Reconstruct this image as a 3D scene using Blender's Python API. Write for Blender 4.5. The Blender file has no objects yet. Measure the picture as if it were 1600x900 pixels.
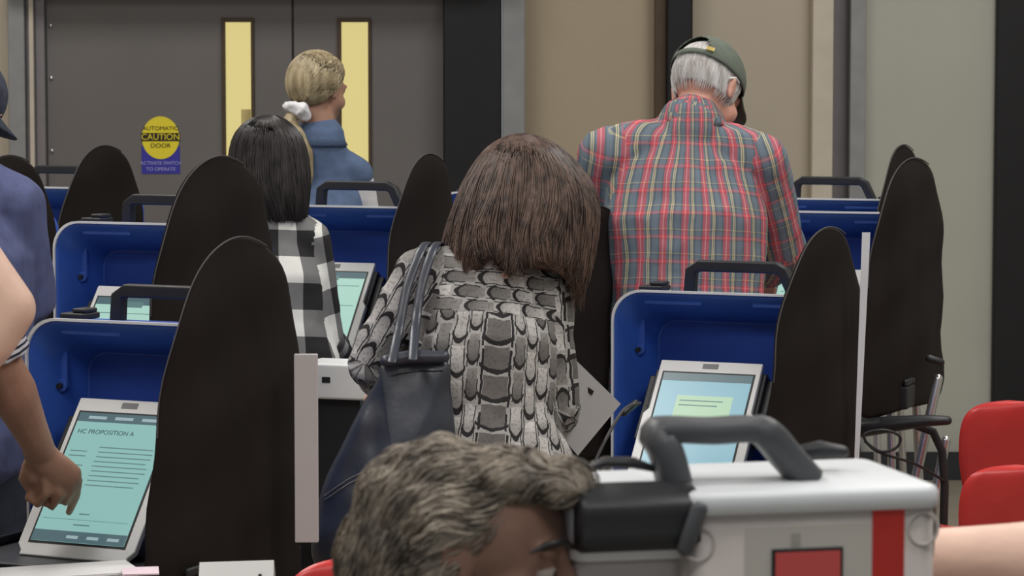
import bpy, bmesh, math, random
from mathutils import Vector, Matrix, noise
R = math.radians
rnd = random.Random(7)
scn = bpy.context.scene
col = scn.collection

# ------------------------------------------------------------------ camera, light, exposure
K = 0.000225                                   # metres per pixel per metre of distance (100 mm lens)
PITCH = math.atan((450 - 120) * K)
cam_d = bpy.data.cameras.new('camera'); cam = bpy.data.objects.new('camera', cam_d); col.objects.link(cam)
cam.location = (0, 0, 1.7); cam.rotation_euler = (math.pi/2 - PITCH, 0, 0)
cam_d.lens = 100; cam_d.sensor_width = 36; cam_d.clip_start = 0.1; cam_d.clip_end = 60
cam_d.dof.use_dof = True; cam_d.dof.focus_distance = 6.6; cam_d.dof.aperture_fstop = 13
scn.camera = cam
def P(x, y, D):
    """world point seen at photo pixel (x, y), at depth D in front of the camera"""
    sp, cp = math.sin(PITCH), math.cos(PITCH)
    dx, dy = (x - 800) * K, (450 - y) * K
    d = Vector((dx, cp + dy * sp, -sp + dy * cp))
    return Vector((0, 0, 1.7)) + d * (D / d.y)
w = bpy.data.worlds.new('world'); scn.world = w; w.use_nodes = True
w.node_tree.nodes['Background'].inputs[0].default_value = (0.85, 0.93, 1.0, 1)
w.node_tree.nodes['Background'].inputs[1].default_value = 0.36
def area(loc, sx, sy, power, colr=(1, .97, .935), rot=(0, 0, 0)):
    l = bpy.data.lights.new('ceiling_lamp', 'AREA'); l.shape = 'RECTANGLE'; l.size = sx; l.size_y = sy
    l.energy = power; l.color = colr
    o = bpy.data.objects.new('ceiling_lamp', l); col.objects.link(o); o.location = loc; o.rotation_euler = rot
    return o
for (lx, ly, pw) in ((-2.2, 9.2, 80), (2.2, 9.2, 80), (-2.2, 6.2, 75), (2.2, 6.2, 75), (-2.2, 3.0, 70), (2.2, 3.0, 70)):
    area((lx, ly, 4.72), 1.3, 1.3, pw)
area((0, 0.8, 4.72), 3.0, 1.2, 60)
vs = scn.view_settings
vs.view_transform = 'Standard'; vs.look = 'None'; vs.gamma = 1; vs.use_curve_mapping = False; vs.exposure = 0.0

# ------------------------------------------------------------------ materials
def lin(c):
    c = c / 255.0
    return c / 12.92 if c <= 0.04045 else ((c + 0.055) / 1.055) ** 2.4
def C(r, g, b, k=1.25):
    return (min(.85, lin(r)*k), min(.85, lin(g)*k), min(.85, lin(b)*k), 1)
class NT:
    def __init__(s, m):
        s.t = m.node_tree; s.b = s.t.nodes['Principled BSDF']
    def n(s, typ, **kw):
        nd = s.t.nodes.new(typ)
        for k, v in kw.items(): setattr(nd, k, v)
        return nd
    def l(s, a, b): s.t.links.new(a, b)
    def m(s, op, a, b=None, c=None, clamp=False):
        nd = s.n('ShaderNodeMath', operation=op); nd.use_clamp = clamp
        for i, v in enumerate((a, b, c)):
            if v is None: continue
            if isinstance(v, (int, float)): nd.inputs[i].default_value = v
            else: s.l(v, nd.inputs[i])
        return nd.outputs[0]
    def mix(s, f, a, b):
        nd = s.n('ShaderNodeMix', data_type='RGBA')
        for i, v in ((0, f), (6, a), (7, b)):
            if isinstance(v, (int, float)): nd.inputs[i].default_value = v
            elif isinstance(v, tuple): nd.inputs[i].default_value = v
            else: s.l(v, nd.inputs[i])
        return nd.outputs[2]
    def ramp(s, f, stops, interp='LINEAR'):
        nd = s.n('ShaderNodeValToRGB'); cr = nd.color_ramp; cr.interpolation = interp
        while len(cr.elements) < len(stops): cr.elements.new(0.5)
        for e, (p, c) in zip(cr.elements, stops): e.position = p; e.color = c
        s.l(f, nd.inputs[0]); return nd.outputs[0]
    def uv(s):
        t = s.n('ShaderNodeUVMap', uv_map='UVMap'); x = s.n('ShaderNodeSeparateXYZ'); s.l(t.outputs[0], x.inputs[0])
        return x.outputs[0], x.outputs[1], t.outputs[0]
    def noise(s, scale, vec=None, det=3, sc3=None):
        nd = s.n('ShaderNodeTexNoise'); nd.inputs['Scale'].default_value = scale; nd.inputs['Detail'].default_value = det
        if vec is None:
            tc = s.n('ShaderNodeTexCoord'); vec = tc.outputs['Object']
        if sc3:
            mp = s.n('ShaderNodeMapping'); mp.inputs['Scale'].default_value = sc3; s.l(vec, mp.inputs[0]); vec = mp.outputs[0]
        s.l(vec, nd.inputs['Vector']); return nd.outputs[0]
    def bump(s, h, strength=.3, dist=.01):
        nd = s.n('ShaderNodeBump'); nd.inputs['Strength'].default_value = strength; nd.inputs['Distance'].default_value = dist
        s.l(h, nd.inputs['Height']); s.l(nd.outputs[0], s.b.inputs['Normal'])
def mat(name, c, rough=.6, metal=0, spec=.4, var=.12, vscale=12, bump=0, bscale=60, sc3=None, emit=None, es=1):
    m = bpy.data.materials.new(name); m.use_nodes = True; t = NT(m)
    t.b.inputs['Roughness'].default_value = rough; t.b.inputs['Metallic'].default_value = metal
    t.b.inputs['Specular IOR Level'].default_value = spec
    if var:
        f = t.noise(vscale, sc3=sc3)
        a = tuple(min(.9, x*(1-var)) for x in c[:3]) + (1,); b_ = tuple(min(.9, x*(1+var)) for x in c[:3]) + (1,)
        t.l(t.ramp(f, [(.3, a), (.7, b_)]), t.b.inputs['Base Color'])
    else: t.b.inputs['Base Color'].default_value = c
    if bump: t.bump(t.noise(bscale, sc3=sc3), bump, .004)
    if emit:
        t.b.inputs['Emission Color'].default_value = emit; t.b.inputs['Emission Strength'].default_value = es
    return m
M = {}
M['floor'] = mat('floor_vinyl', C(120, 112, 100), .35, var=.1, vscale=3)
M['ceiling'] = mat('ceiling_paint', C(150, 148, 142), .9, var=.05)
M['wall_tan'] = mat('wall_tan', C(150, 138, 118), .8, var=.05, vscale=1.2, sc3=(1, 1, .4))
M['wall_beige'] = mat('wall_beige', C(158, 149, 134), .8, var=.05, vscale=1.5)
M['wall_grey'] = mat('wall_greige', C(152, 152, 143), .8, var=.06, vscale=1.2)
M['trim_light'] = mat('trim_light', C(172, 164, 150), .6, var=.05)
M['trim_grey'] = mat('trim_grey', C(122, 123, 124), .5, var=.08)
M['door'] = mat('door_paint', C(95, 92, 91), .5, var=.05, vscale=2)
M['frame'] = mat('door_frame_paint', C(110, 106, 108), .45, var=.05)
M['frame_brown'] = mat('window_bead_brown', C(66, 52, 38), .5, var=.1)
M['mat_black'] = mat('black_wall_pad', C(17, 17, 20), .6, var=.1)
M['lidback'] = mat('darker_blue_lid_back', (.030, .082, .42, 1), .6, var=.04, spec=.2)  # darker blue of the flat sheet at the inner back of the lid
M['blue'] = mat('blue_case_plastic', (.040, .125, .56, 1), .4, var=.05, spec=.5, bump=.05)
M['blue2'] = mat('blue_case_lining', (.050, .135, .56, 1), .45, var=.05)
M['edge'] = mat('pale_rim_glint_and_board', C(205, 208, 215), .35, var=.03)  # pale colour paints the light caught on lid rims; also the thin board
M['blackp'] = mat('black_plastic', C(36, 37, 40), .45, var=.1)
M['cloth'] = mat('black_screen_cloth', C(27, 22, 20), .85, var=.25, vscale=6, bump=.6, bscale=9, sc3=(1, 1, .5), spec=.25)
M['piping'] = mat('grey_piping', C(66, 64, 66), .6)
M['white'] = mat('white_plastic', C(214, 216, 220), .35, var=.03)
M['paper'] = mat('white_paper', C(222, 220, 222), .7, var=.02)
M['papergrey'] = mat('pale_grey_card', C(176, 174, 174), .7, var=.02)  # one even pale grey for the board strip and the ballot card
M['pinkpaper'] = mat('pink_paper', C(226, 196, 206), .7, var=.02)
M['alu'] = mat('brushed_metal', C(190, 190, 192), .25, metal=.9, var=.05)
M['red'] = mat('red_chair_plastic', C(186, 52, 51), .32, var=.06, spec=.5)
M['redm'] = mat('red_marking', C(172, 44, 38), .5, var=.03)
M['box'] = mat('machine_grey_white', C(174, 167, 164), .45, var=.03)
M['boxtop'] = mat('machine_lid_white_lit', C(200, 204, 208), .4, var=.03)  # white lid, its colour lightened for the overhead light on top
M['handleg'] = mat('charcoal_handle', C(70, 72, 76), .45, var=.06)
M['scr'] = mat('screen_glass', C(20, 30, 30), .25, var=0, emit=(lin(138), lin(183), lin(178), 1), es=1)
M['scrb'] = mat('screen_glass_blue', C(20, 30, 30), .25, var=0, emit=(lin(132), lin(176), lin(190), 1), es=1)
M['scrg'] = mat('screen_glass_green', C(20, 30, 30), .25, var=0, emit=(lin(168), lin(208), lin(194), 1), es=1)
M['scrbar'] = mat('screen_bar', C(20, 24, 26), .25, var=0, emit=(lin(78), lin(102), lin(108), 1), es=1)
M['scrtxt'] = mat('screen_text', C(20, 24, 26), .3, var=0, emit=(lin(88), lin(122), lin(120), 1), es=1)
M['scrhead'] = mat('screen_heading', C(10, 14, 16), .3, var=0, emit=(lin(48), lin(72), lin(74), 1), es=1)
M['scrnote'] = mat('screen_note', C(20, 24, 26), .3, var=0, emit=(lin(172), lin(204), lin(172), 1), es=1)
M['scrwhite'] = mat('screen_button_text', C(20, 24, 26), .3, var=0, emit=(lin(150), lin(172), lin(176), 1), es=1)
M['winlit'] = mat('lit_corridor_glass', C(60, 55, 40), .2, var=0, emit=(lin(214), lin(199), lin(132), 1), es=1)
M['yellow'] = mat('sticker_yellow', C(205, 190, 45), .5, var=.03)
M['sblue'] = mat('sticker_blue', C(48, 46, 140), .5, var=.03)
M['sblack'] = mat('sticker_black', C(36, 28, 20), .5, var=.03)
M['stext'] = mat('sticker_pale_text', C(150, 150, 200), .5, var=0)
M['skin'] = mat('skin_light', C(212, 178, 160), .5, var=.08, vscale=18, bump=.15, bscale=90)
M['skin_tan'] = mat('skin_tan', C(158, 121, 102), .5, var=.10, vscale=16, bump=.15, bscale=90)
M['skin_brown'] = mat('skin_brown', C(122, 93, 80), .5, var=.12, vscale=20, bump=.2, bscale=80)
M['skin_rosy'] = mat('skin_rosy', C(200, 152, 136), .5, var=.15, vscale=22)
M['denim'] = mat('denim_blue', C(84, 102, 132), .8, var=.12, vscale=30, bump=.4, bscale=200)
M['tee_blue'] = mat('heather_blue_jersey', C(80, 86, 122), .85, var=.16, vscale=40, sc3=(1, 1, .3))
M['blackcloth'] = mat('black_clothing', C(30, 29, 32), .8, var=.2)
M['jeans'] = mat('dark_jeans', C(44, 48, 62), .85, var=.15, vscale=60)
M['khaki'] = mat('khaki_cloth', C(120, 108, 86), .85, var=.1)
M['whitecloth'] = mat('white_cloth', C(205, 205, 208), .8, var=.06, bump=.4, bscale=40)
M['capgreen'] = mat('olive_cap_cotton', C(92, 100, 90), .85, var=.1, vscale=40, bump=.3, bscale=300)
M['capdark'] = mat('dark_cap_cloth', C(62, 66, 80), .85, var=.3, vscale=50)
M['leather'] = mat('black_leather', C(52, 56, 66), .36, var=.15, vscale=9, spec=.6, bump=.35, bscale=22)
M['stitch'] = mat('pale_stitching', C(128, 126, 128), .6, var=0)
M['brass'] = mat('brass_buckle', C(200, 180, 110), .35, metal=.7, var=0)
M['spec'] = mat('silver_spectacle', C(225, 225, 230), .3, var=0)
M['eye'] = mat('eye_white', C(150, 140, 134), .3, var=0)
M['iris'] = mat('dark_iris', C(30, 20, 16), .2, var=0)
M['lip'] = mat('lips', C(120, 70, 66), .5, var=.05)
def hairmat(name, a, b, rough=.45, sc=(60, 60, 6)):
    m = bpy.data.materials.new(name); m.use_nodes = True; t = NT(m)
    f = t.noise(1.0, det=4, sc3=sc); f2 = t.noise(9, det=2)
    s_ = t.m('ADD', t.m('MULTIPLY', f, .75), t.m('MULTIPLY', f2, .3))
    t.l(t.ramp(s_, [(.36, a), (.68, b)]), t.b.inputs['Base Color'])
    t.b.inputs['Roughness'].default_value = rough; t.b.inputs['Specular IOR Level'].default_value = .3
    return m
M['hair_brown'] = hairmat('hair_brown', C(44, 34, 31), C(98, 78, 68))
M['hair_black'] = hairmat('hair_black', C(24, 22, 23), C(54, 50, 50), .38)
M['hair_blonde'] = hairmat('hair_blonde', C(120, 106, 80), C(176, 162, 132), .45)
M['hair_grey'] = hairmat('hair_grey', C(64, 58, 54), C(156, 146, 133), .5, (30, 30, 30))
M['hair_white'] = hairmat('hair_white', C(176, 170, 166), C(232, 230, 228), .5)

def plaid_mat():
    m = bpy.data.materials.new('red_blue_plaid'); m.use_nodes = True; t = NT(m)
    u, v, vec = t.uv(); nz = t.noise(6, vec); wob = t.m('MULTIPLY', t.m('SUBTRACT', nz, .5), .02)
    base = C(104, 116, 128); dk = C(82, 94, 102); red = C(184, 78, 88); rl = C(216, 136, 142); yel = C(196, 182, 140)
    st = [(0, base), (.24, dk), (.32, red), (.44, rl), (.50, red), (.64, base), (.70, dk), (.76, yel), (.81, base), (.84, yel), (.89, dk)]
    fu = t.m('FRACT', t.m('ADD', t.m('DIVIDE', t.m('ADD', u, wob), .064), 20)); fv = t.m('FRACT', t.m('ADD', t.m('DIVIDE', t.m('ADD', v, wob), .064), 20))
    st2 = [(0, base), (.34, dk), (.40, red), (.46, rl), (.50, red), (.56, base), (.72, dk), (.78, yel), (.82, base)]
    cu = t.ramp(fu, st, 'CONSTANT'); cv = t.ramp(fv, st2, 'CONSTANT')
    tw = t.m('GREATER_THAN', t.m('FRACT', t.m('MULTIPLY', t.m('ADD', u, v), 260)), .5)
    c = t.mix(t.m('ADD', t.m('MULTIPLY', tw, .1), .28), cu, cv)
    t.l(c, t.b.inputs['Base Color']); t.b.inputs['Roughness'].default_value = .85; t.b.inputs['Specular IOR Level'].default_value = .2
    t.bump(t.noise(14, vec, 2), .35, .012)
    return m
def checker_mat():
    m = bpy.data.materials.new('black_white_buffalo_check'); m.use_nodes = True; t = NT(m)
    u, v, vec = t.uv(); p = .150
    a = t.m('GREATER_THAN', t.m('FRACT', t.m('ADD', t.m('DIVIDE', u, p), 10.30)), .5)
    b = t.m('GREATER_THAN', t.m('FRACT', t.m('ADD', t.m('DIVIDE', v, p), 10.10)), .5)
    s_ = t.m('MULTIPLY', t.m('ADD', a, b), .5)
    c = t.ramp(s_, [(0, C(32, 31, 33)), (.4, C(112, 112, 112)), (.8, C(218, 216, 210))], 'CONSTANT')
    t.l(c, t.b.inputs['Base Color']); t.b.inputs['Roughness'].default_value = .9
    t.bump(t.noise(10, vec, 2), .3, .012)
    return m
def snake_mat():
    m = bpy.data.materials.new('grey_snakeskin_print'); m.use_nodes = True; t = NT(m)
    u, v, vec = t.uv()
    nz = t.noise(26, vec, 2); wu = t.m('MULTIPLY', t.m('SUBTRACT', nz, .5), .012)
    nz2 = t.noise(31, vec, 2, (1.3, .8, 1)); wv = t.m('MULTIPLY', t.m('SUBTRACT', nz2, .5), .012)
    yoke = t.m('GREATER_THAN', v, .335)
    def sel(a_, b_): return t.m('ADD', t.m('MULTIPLY', a_, t.m('SUBTRACT', 1, yoke)), t.m('MULTIPLY', b_, yoke))
    uu = t.m('ADD', sel(u, t.m('ADD', v, .5)), wu); vv = t.m('ADD', sel(v, u), wv)
    au = t.m('ABSOLUTE', uu)
    mid = t.m('LESS_THAN', au, .040)
    pw = .033; ph = t.m('SUBTRACT', .078, t.m('MULTIPLY', mid, .014))
    cside = t.m('ADD', t.m('DIVIDE', t.m('SUBTRACT', au, .040), pw), 1)
    ci = t.m('MULTIPLY', t.m('FLOOR', cside), t.m('SUBTRACT', 1, mid))
    fu = t.m('ADD', t.m('MULTIPLY', t.m('SUBTRACT', t.m('FRACT', cside), .5), t.m('SUBTRACT', 1, mid)), t.m('MULTIPLY', t.m('DIVIDE', uu, .084), mid))
    stg = t.m('MULTIPLY', ci, .37)
    cv = t.m('ADD', t.m('DIVIDE', vv, ph), t.m('ADD', stg, 40)); ri = t.m('FLOOR', cv); fv = t.m('FRACT', cv)
    rn = t.n('ShaderNodeTexWhiteNoise', noise_dimensions='2D'); cmb = t.n('ShaderNodeCombineXYZ'); t.l(ci, cmb.inputs[0]); t.l(ri, cmb.inputs[1]); t.l(cmb.outputs[0], rn.inputs['Vector'])
    rv = rn.outputs[0]
    # scale shape: bottom edge bulges like a U ; dark outline at the lower rim and on the sides
    fu2 = t.m('MULTIPLY', fu, fu)
    edge_v = t.m('ADD', .14, t.m('MULTIPLY', fu2, 1.0))
    dlow = t.m('ABSOLUTE', t.m('SUBTRACT', fv, edge_v))
    low = t.m('LESS_THAN', dlow, t.m('ADD', .045, t.m('MULTIPLY', rv, .05)))
    sidep = t.m('ABSOLUTE', t.m('SUBTRACT', t.m('ABSOLUTE', fu), t.m('ADD', .36, t.m('MULTIPLY', rv, .06))))
    side = t.m('MULTIPLY', t.m('LESS_THAN', sidep, .035), t.m('GREATER_THAN', t.m('ADD', t.m('MULTIPLY', rv, .4), fv), .22))
    side = t.m('MULTIPLY', side, t.m('LESS_THAN', fv, t.m('ADD', .62, t.m('MULTIPLY', rv, .45))))
    line = t.m('MAXIMUM', low, side)
    inside = t.m('MULTIPLY', t.m('LESS_THAN', t.m('ABSOLUTE', fu), .36), t.m('GREATER_THAN', fv, edge_v))
    grain = t.noise(140, vec, 3)
    darkin = t.mix(fv, C(74, 72, 72), C(132, 129, 126))
    lightin = t.mix(fv, C(124, 121, 120), C(188, 185, 183))
    cin = t.mix(t.m('GREATER_THAN', rv, .45), darkin, lightin)
    cbg = t.mix(t.m('MULTIPLY', grain, 1.0), C(104, 102, 101), C(196, 194, 192))
    cin = t.mix(mid, cin, C(98, 95, 93)); c = t.mix(inside, cbg, cin)
    c = t.mix(t.m('MULTIPLY', t.m('GREATER_THAN', grain, .56), .35), c, C(70, 68, 68))
    c = t.mix(line, c, C(38, 36, 38))
    t.l(c, t.b.inputs['Base Color']); t.b.inputs['Roughness'].default_value = .75; t.b.inputs['Specular IOR Level'].default_value = .25
    t.bump(t.noise(12, vec, 2), .4, .014)
    return m
def stripe_mat():
    m = bpy.data.materials.new('striped_sleeve'); m.use_nodes = True; t = NT(m)
    u, v, vec = t.uv()
    t.l(t.ramp(t.m('FRACT', t.m('ADD', t.m('DIVIDE', v, .012), 50)), [(0, C(40, 42, 60)), (.45, C(196, 196, 204))], 'CONSTANT'), t.b.inputs['Base Color'])
    return m
M['plaid'] = plaid_mat(); M['checker'] = checker_mat(); M['snake'] = snake_mat(); M['stripe'] = stripe_mat()

# ------------------------------------------------------------------ helpers
def tag(o, label=None, cat=None, group=None, kind=None):
    if label: o['label'] = label
    if cat: o['category'] = cat
    if group: o['group'] = group
    if kind: o['kind'] = kind
    return o
def empty(name, loc=(0, 0, 0), rz=0):
    o = bpy.data.objects.new(name, None); col.objects.link(o); o.location = loc; o.rotation_euler = (0, 0, rz); o.empty_display_size = .1
    return o
def obj(name, bm, m, parent=None, smooth=False, bevel=0, local=None):
    """link a bmesh as one mesh object; local = matrix that turns world verts into parent space"""
    me = bpy.data.meshes.new(name)
    bmesh.ops.recalc_face_normals(bm, faces=bm.faces)
    bm.to_mesh(me); bm.free()
    return meshobj(name, me, m, parent, smooth, bevel)
def meshobj(name, me, m, parent=None, smooth=False, bevel=0):
    me.materials.clear(); me.materials.append(m)
    if smooth: me.shade_smooth()
    o = bpy.data.objects.new(name, me); col.objects.link(o)
    if parent is not None: o.parent = parent
    if bevel:
        b = o.modifiers.new('bevel', 'BEVEL'); b.width = bevel; b.segments = 3; b.limit_method = 'ANGLE'; b.angle_limit = R(40)
        me.shade_smooth(); 
        wn = o.modifiers.new('wn', 'WEIGHTED_NORMAL'); wn.keep_sharp = True
    return o
def box(bm, x0, x1, y0, y1, z0, z1, mx=None):
    vs_ = [bm.verts.new((x, y, z)) for x in (x0, x1) for y in (y0, y1) for z in (z0, z1)]
    for f in ((0, 1, 3, 2), (4, 6, 7, 5), (0, 4, 5, 1), (2, 3, 7, 6), (0, 2, 6, 4), (1, 5, 7, 3)):
        bm.faces.new([vs_[i] for i in f])
    if mx is not None: bmesh.ops.transform(bm, matrix=mx, verts=vs_)
    return vs_
def B(x0, x1, y0, y1, z0, z1, mx=None):
    bm = bmesh.new(); box(bm, x0, x1, y0, y1, z0, z1, mx); return bm
def rings_loft(bm, rings, close=True):
    """rings: list of lists of Vectors, same count; capped at both ends"""
    vr = [[bm.verts.new(p) for p in r] for r in rings]; n = len(vr[0])
    for a, b in zip(vr, vr[1:]):
        for i in range(n):
            j = (i+1) % n
            bm.faces.new((a[i], a[j], b[j], b[i]))
    if close:
        bm.faces.new(list(reversed(vr[0]))); bm.faces.new(vr[-1])
    return vr
def catmull(pts, per=6, closed=False):
    n = len(pts); out = []
    dim = len(pts[0])
    rng = range(n) if closed else range(n-1)
    for i in rng:
        p0 = pts[(i-1) % n] if (closed or i > 0) else pts[0]
        p1 = pts[i]; p2 = pts[(i+1) % n]
        p3 = pts[(i+2) % n] if (closed or i+2 < n) else pts[-1]
        for k in range(per):
            t = k / per
            out.append(tuple(.5*((2*p1[d]) + (-p0[d]+p2[d])*t + (2*p0[d]-5*p1[d]+4*p2[d]-p3[d])*t*t + (-p0[d]+3*p1[d]-3*p2[d]+p3[d])*t**3) for d in range(dim)))
    if not closed: out.append(tuple(pts[-1]))
    return out
def tube(bm, pts, rad, n=10, side=Vector((1, 0, 0)), flat=1.0, capround=True):
    """tube through pts (Vectors); rad float or list; section = rad along 'side', rad*flat (or list) across"""
    pts = [Vector(p) for p in pts]; m_ = len(pts)
    rads = [rad]*m_ if isinstance(rad, (int, float)) else list(rad)
    fl = [flat]*m_ if isinstance(flat, (int, float)) else list(flat)
    ringsl = []
    def ring(c, t, ra, rb):
        s_ = side - t*side.dot(t)
        if s_.length < 1e-3: s_ = Vector((0, 1, 0)) - t*t.y
        if s_.length < 1e-3: s_ = Vector((0, 0, 1)) - t*t.z
        s_.normalize(); q = t.cross(s_)
        return [c + s_*ra*math.cos(2*math.pi*i/n) + q*rb*math.sin(2*math.pi*i/n) for i in range(n)]
    for i, p in enumerate(pts):
        t = (pts[min(i+1, m_-1)] - pts[max(i-1, 0)]).normalized()
        if i == 0 and capround:
            for a in (80, 55, 28):
                ringsl.append(ring(p - t*rads[0]*min(1, fl[0])*math.sin(R(a)), t, rads[0]*math.cos(R(a)), rads[0]*fl[0]*math.cos(R(a))))
        ringsl.append(ring(p, t, rads[i], rads[i]*fl[i]))
        if i == m_-1 and capround:
            for a in (28, 55, 80):
                ringsl.append(ring(p + t*rads[-1]*min(1, fl[-1])*math.sin(R(a)), t, rads[-1]*math.cos(R(a)), rads[-1]*fl[-1]*math.cos(R(a))))
    rings_loft(bm, ringsl)
def ell(bm, c, rx, ry, rz, rot=None, seg=20):
    mx = Matrix.Translation(c) @ (rot.to_4x4() if rot is not None else Matrix.Identity(4)) @ Matrix.Diagonal((rx, ry, rz, 1))
    bmesh.ops.create_uvsphere(bm, u_segments=seg, v_segments=seg//2+2, radius=1, matrix=mx)
def remesh(bm, voxel, smooth=6, disp=None):
    """union of closed blobs -> one continuous smooth surface"""
    me = bpy.data.meshes.new('tmp'); bm.to_mesh(me); bm.free()
    o = bpy.data.objects.new('tmp', me); col.objects.link(o)
    r = o.modifiers.new('r', 'REMESH'); r.mode = 'VOXEL'; r.voxel_size = voxel; r.adaptivity = 0
    if smooth:
        s_ = o.modifiers.new('s', 'SMOOTH'); s_.factor = .5; s_.iterations = smooth
    dg = bpy.context.evaluated_depsgraph_get(); out = bpy.data.meshes.new_from_object(o.evaluated_get(dg))
    bpy.data.objects.remove(o); bpy.data.meshes.remove(me)
    if disp:
        nr = [v.normal.copy() for v in out.vertices]
        for v, nn in zip(out.vertices, nr): v.co = v.co + nn*disp(v.co)
    out.shade_smooth()
    return out
def folds(amp, f=(14, 14, 7), f2=30):
    def g(p):
        q = Vector((p.x*f[0], p.y*f[1], p.z*f[2]))
        a = noise.noise(q); b = noise.noise(p*f2 + Vector((3, 7, 1)))
        return amp*(1 - abs(a)*2.2) * .8 + amp*.35*b
    return g
def bone_uv(me, bones):
    """bones: list of (a, b, back_dir, radius, weight). u = arc length round the bone from back_dir, v = length along it"""
    uvl = me.uv_layers.new(name='UVMap')
    pre = []
    for bn in bones:
        a, b, back, rad, wgt = bn[:5]; pl = bn[5] if len(bn) > 5 else 0; uo = bn[6] if len(bn) > 6 else 0
        a = Vector(a); b = Vector(b); t = (b-a).normalized(); bk = Vector(back); bk = (bk - t*bk.dot(t)).normalized()
        pre.append((a, (b-a).length, t, bk, t.cross(bk), rad, wgt, pl, uo))
    for poly in me.polygons:
        c = poly.center; best = None; bd = 1e9
        for q in pre:
            s_ = max(0, min(q[1], (c-q[0]).dot(q[2]))); d = (c - (q[0]+q[2]*s_)).length - q[6]
            if d < bd: bd = d; best = q
        a, L, t, bk, sd, rad, wgt, pl, uo = best
        ang0 = math.atan2((c-a).dot(sd), (c-a).dot(bk))
        for li in poly.loop_indices:
            p = me.vertices[me.loops[li].vertex_index].co - a
            ang = math.atan2(p.dot(sd), p.dot(bk))
            if ang - ang0 > math.pi: ang -= 2*math.pi
            if ang - ang0 < -math.pi: ang += 2*math.pi
            uvl.data[li].uv = (ang*rad*(1-pl) + p.dot(sd)*pl + uo, p.dot(t))
def pillow(bm, outline, back, thick, to3, steps=7, power=.5, center=None):
    """inflated closed outline (list of 2-D points, star shaped); to3(u, v, w) -> Vector"""
    n = len(outline)
    cu = sum(p[0] for p in outline)/n if center is None else center[0]
    cv = sum(p[1] for p in outline)/n if center is None else center[1]
    def side(sgn, th):
        out = []
        for k in range(1, steps):
            s_ = 1 - (k/steps)**1.6
            hgt = th * (1 - s_**2)**power
            out.append([to3(cu+(p[0]-cu)*s_, cv+(p[1]-cv)*s_, sgn*hgt) for p in outline])
        return out
    fr = side(1, thick); bk = side(-1, back)
    mid = [to3(p[0], p[1], 0) for p in outline]
    rings_loft(bm, list(reversed(bk)) + [mid] + fr)
def text_mesh(name, s, size, m, parent, mx, depth=.0006, align='CENTER', sx=1):
    cu = bpy.data.curves.new('t', 'FONT'); cu.body = s; cu.size = size; cu.align_x = align; cu.align_y = 'CENTER'; cu.extrude = depth
    o = bpy.data.objects.new('t', cu); col.objects.link(o)
    dg = bpy.context.evaluated_depsgraph_get(); me = bpy.data.meshes.new_from_object(o.evaluated_get(dg))
    bpy.data.objects.remove(o)
    me.transform(mx @ Matrix.Diagonal((sx, 1, 1, 1)))
    return meshobj(name, me, m, parent)
def local(parent, p):
    return parent_inv(parent) @ Vector(p)
def parent_inv(o):
    return (Matrix.Translation(o.location) @ o.rotation_euler.to_matrix().to_4x4()).inverted()

# ------------------------------------------------------------------ the room
def struct(name, bm, m, parent=None, bevel=0):
    o = obj(name, bm, m, parent, bevel=bevel)
    if parent is None: tag(o, kind='structure')
    return o
WY = 12.0
def wx(px): return P(px, 300, WY).x
def wz(py): return P(800, py, WY).z
XL, XR, ZC = -4.2, 4.4, 4.8
struct('floor', B(XL, XR, -2.5, 14.2, -.1, 0), M['floor'])
struct('ceiling', B(XL, XR, -2.5, 14.2, ZC, ZC+.1), M['ceiling'])
struct('wall_left', B(XL-.1, XL, -2.5, 14.2, 0, ZC), M['wall_beige'])
struct('wall_right', B(XR, XR+.1, -2.5, 14.2, 0, ZC), M['wall_grey'])
struct('wall_far_left', B(XL, wx(20), WY, WY+.1, 0, ZC), M['wall_beige'])
struct('wall_over_doors', B(wx(20), wx(785), WY, WY+.2, 2.32, ZC), M['wall_beige'])
struct('wall_far_tan', B(wx(800), wx(1032), WY+.05, WY+.15, 0, ZC), M['wall_tan'])
struct('wall_far_beige', B(wx(1030), wx(1300), WY+.02, WY+.15, 0, ZC), M['wall_beige'])
struct('wall_far_right', B(wx(1345), XR, WY, WY+.15, 0, ZC), M['wall_grey'])
struct('wall_far_recess', B(wx(1298), wx(1350), WY+.06, WY+.2, 0, ZC), M['frame'])
# lintel over the double door (throws the shade across the top of the leaves)
struct('trim_1', B(wx(18), wx(785), WY-.17, WY+.1, 2.10, 2.32), M['frame'])
struct('trim_2', B(wx(18), wx(44), WY-.05, WY+.1, 0, 2.5), M['trim_grey'], bevel=.006)
bm = B(wx(44), wx(50), WY-.01, WY+.15, 0, 2.4); box(bm, wx(50), wx(58), WY-.03, WY+.15, 0, 2.4); box(bm, wx(58), wx(72), WY-.0, WY+.15, 0, 2.4)
struct('trim_3', bm, M['frame'], bevel=.003)
struct('trim_4', B(wx(50.5), wx(57), WY-.036, WY-.028, 0, 2.1), M['trim_light'])
struct('trim_5', B(wx(785), wx(820), WY-.05, WY+.12, 0, ZC), M['trim_grey'], bevel=.006)
struct('trim_6', B(wx(1022), wx(1040), WY-.02, WY+.12, 0, ZC), M['frame_brown'], bevel=.003)
struct('trim_7', B(wx(1266), wx(1298), WY-.06, WY+.06, 0, ZC), M['trim_light'], bevel=.004)
struct('trim_8', B(wx(1326), wx(1350), WY-.03, WY+.06, 0, ZC), M['trim_grey'], bevel=.004)
struct('baseboard_far', B(wx(820), wx(1540), WY-.075, WY-.061, 0, .12), M['blackp'])
def pad(px0, px1, label):
    bm = B(wx(px0), wx(px1), WY-.06, WY-.005, .02, 4.4)
    o = obj('wall_pad', bm, M['mat_black'], bevel=.012); tag(o, label, 'wall panel')
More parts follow.
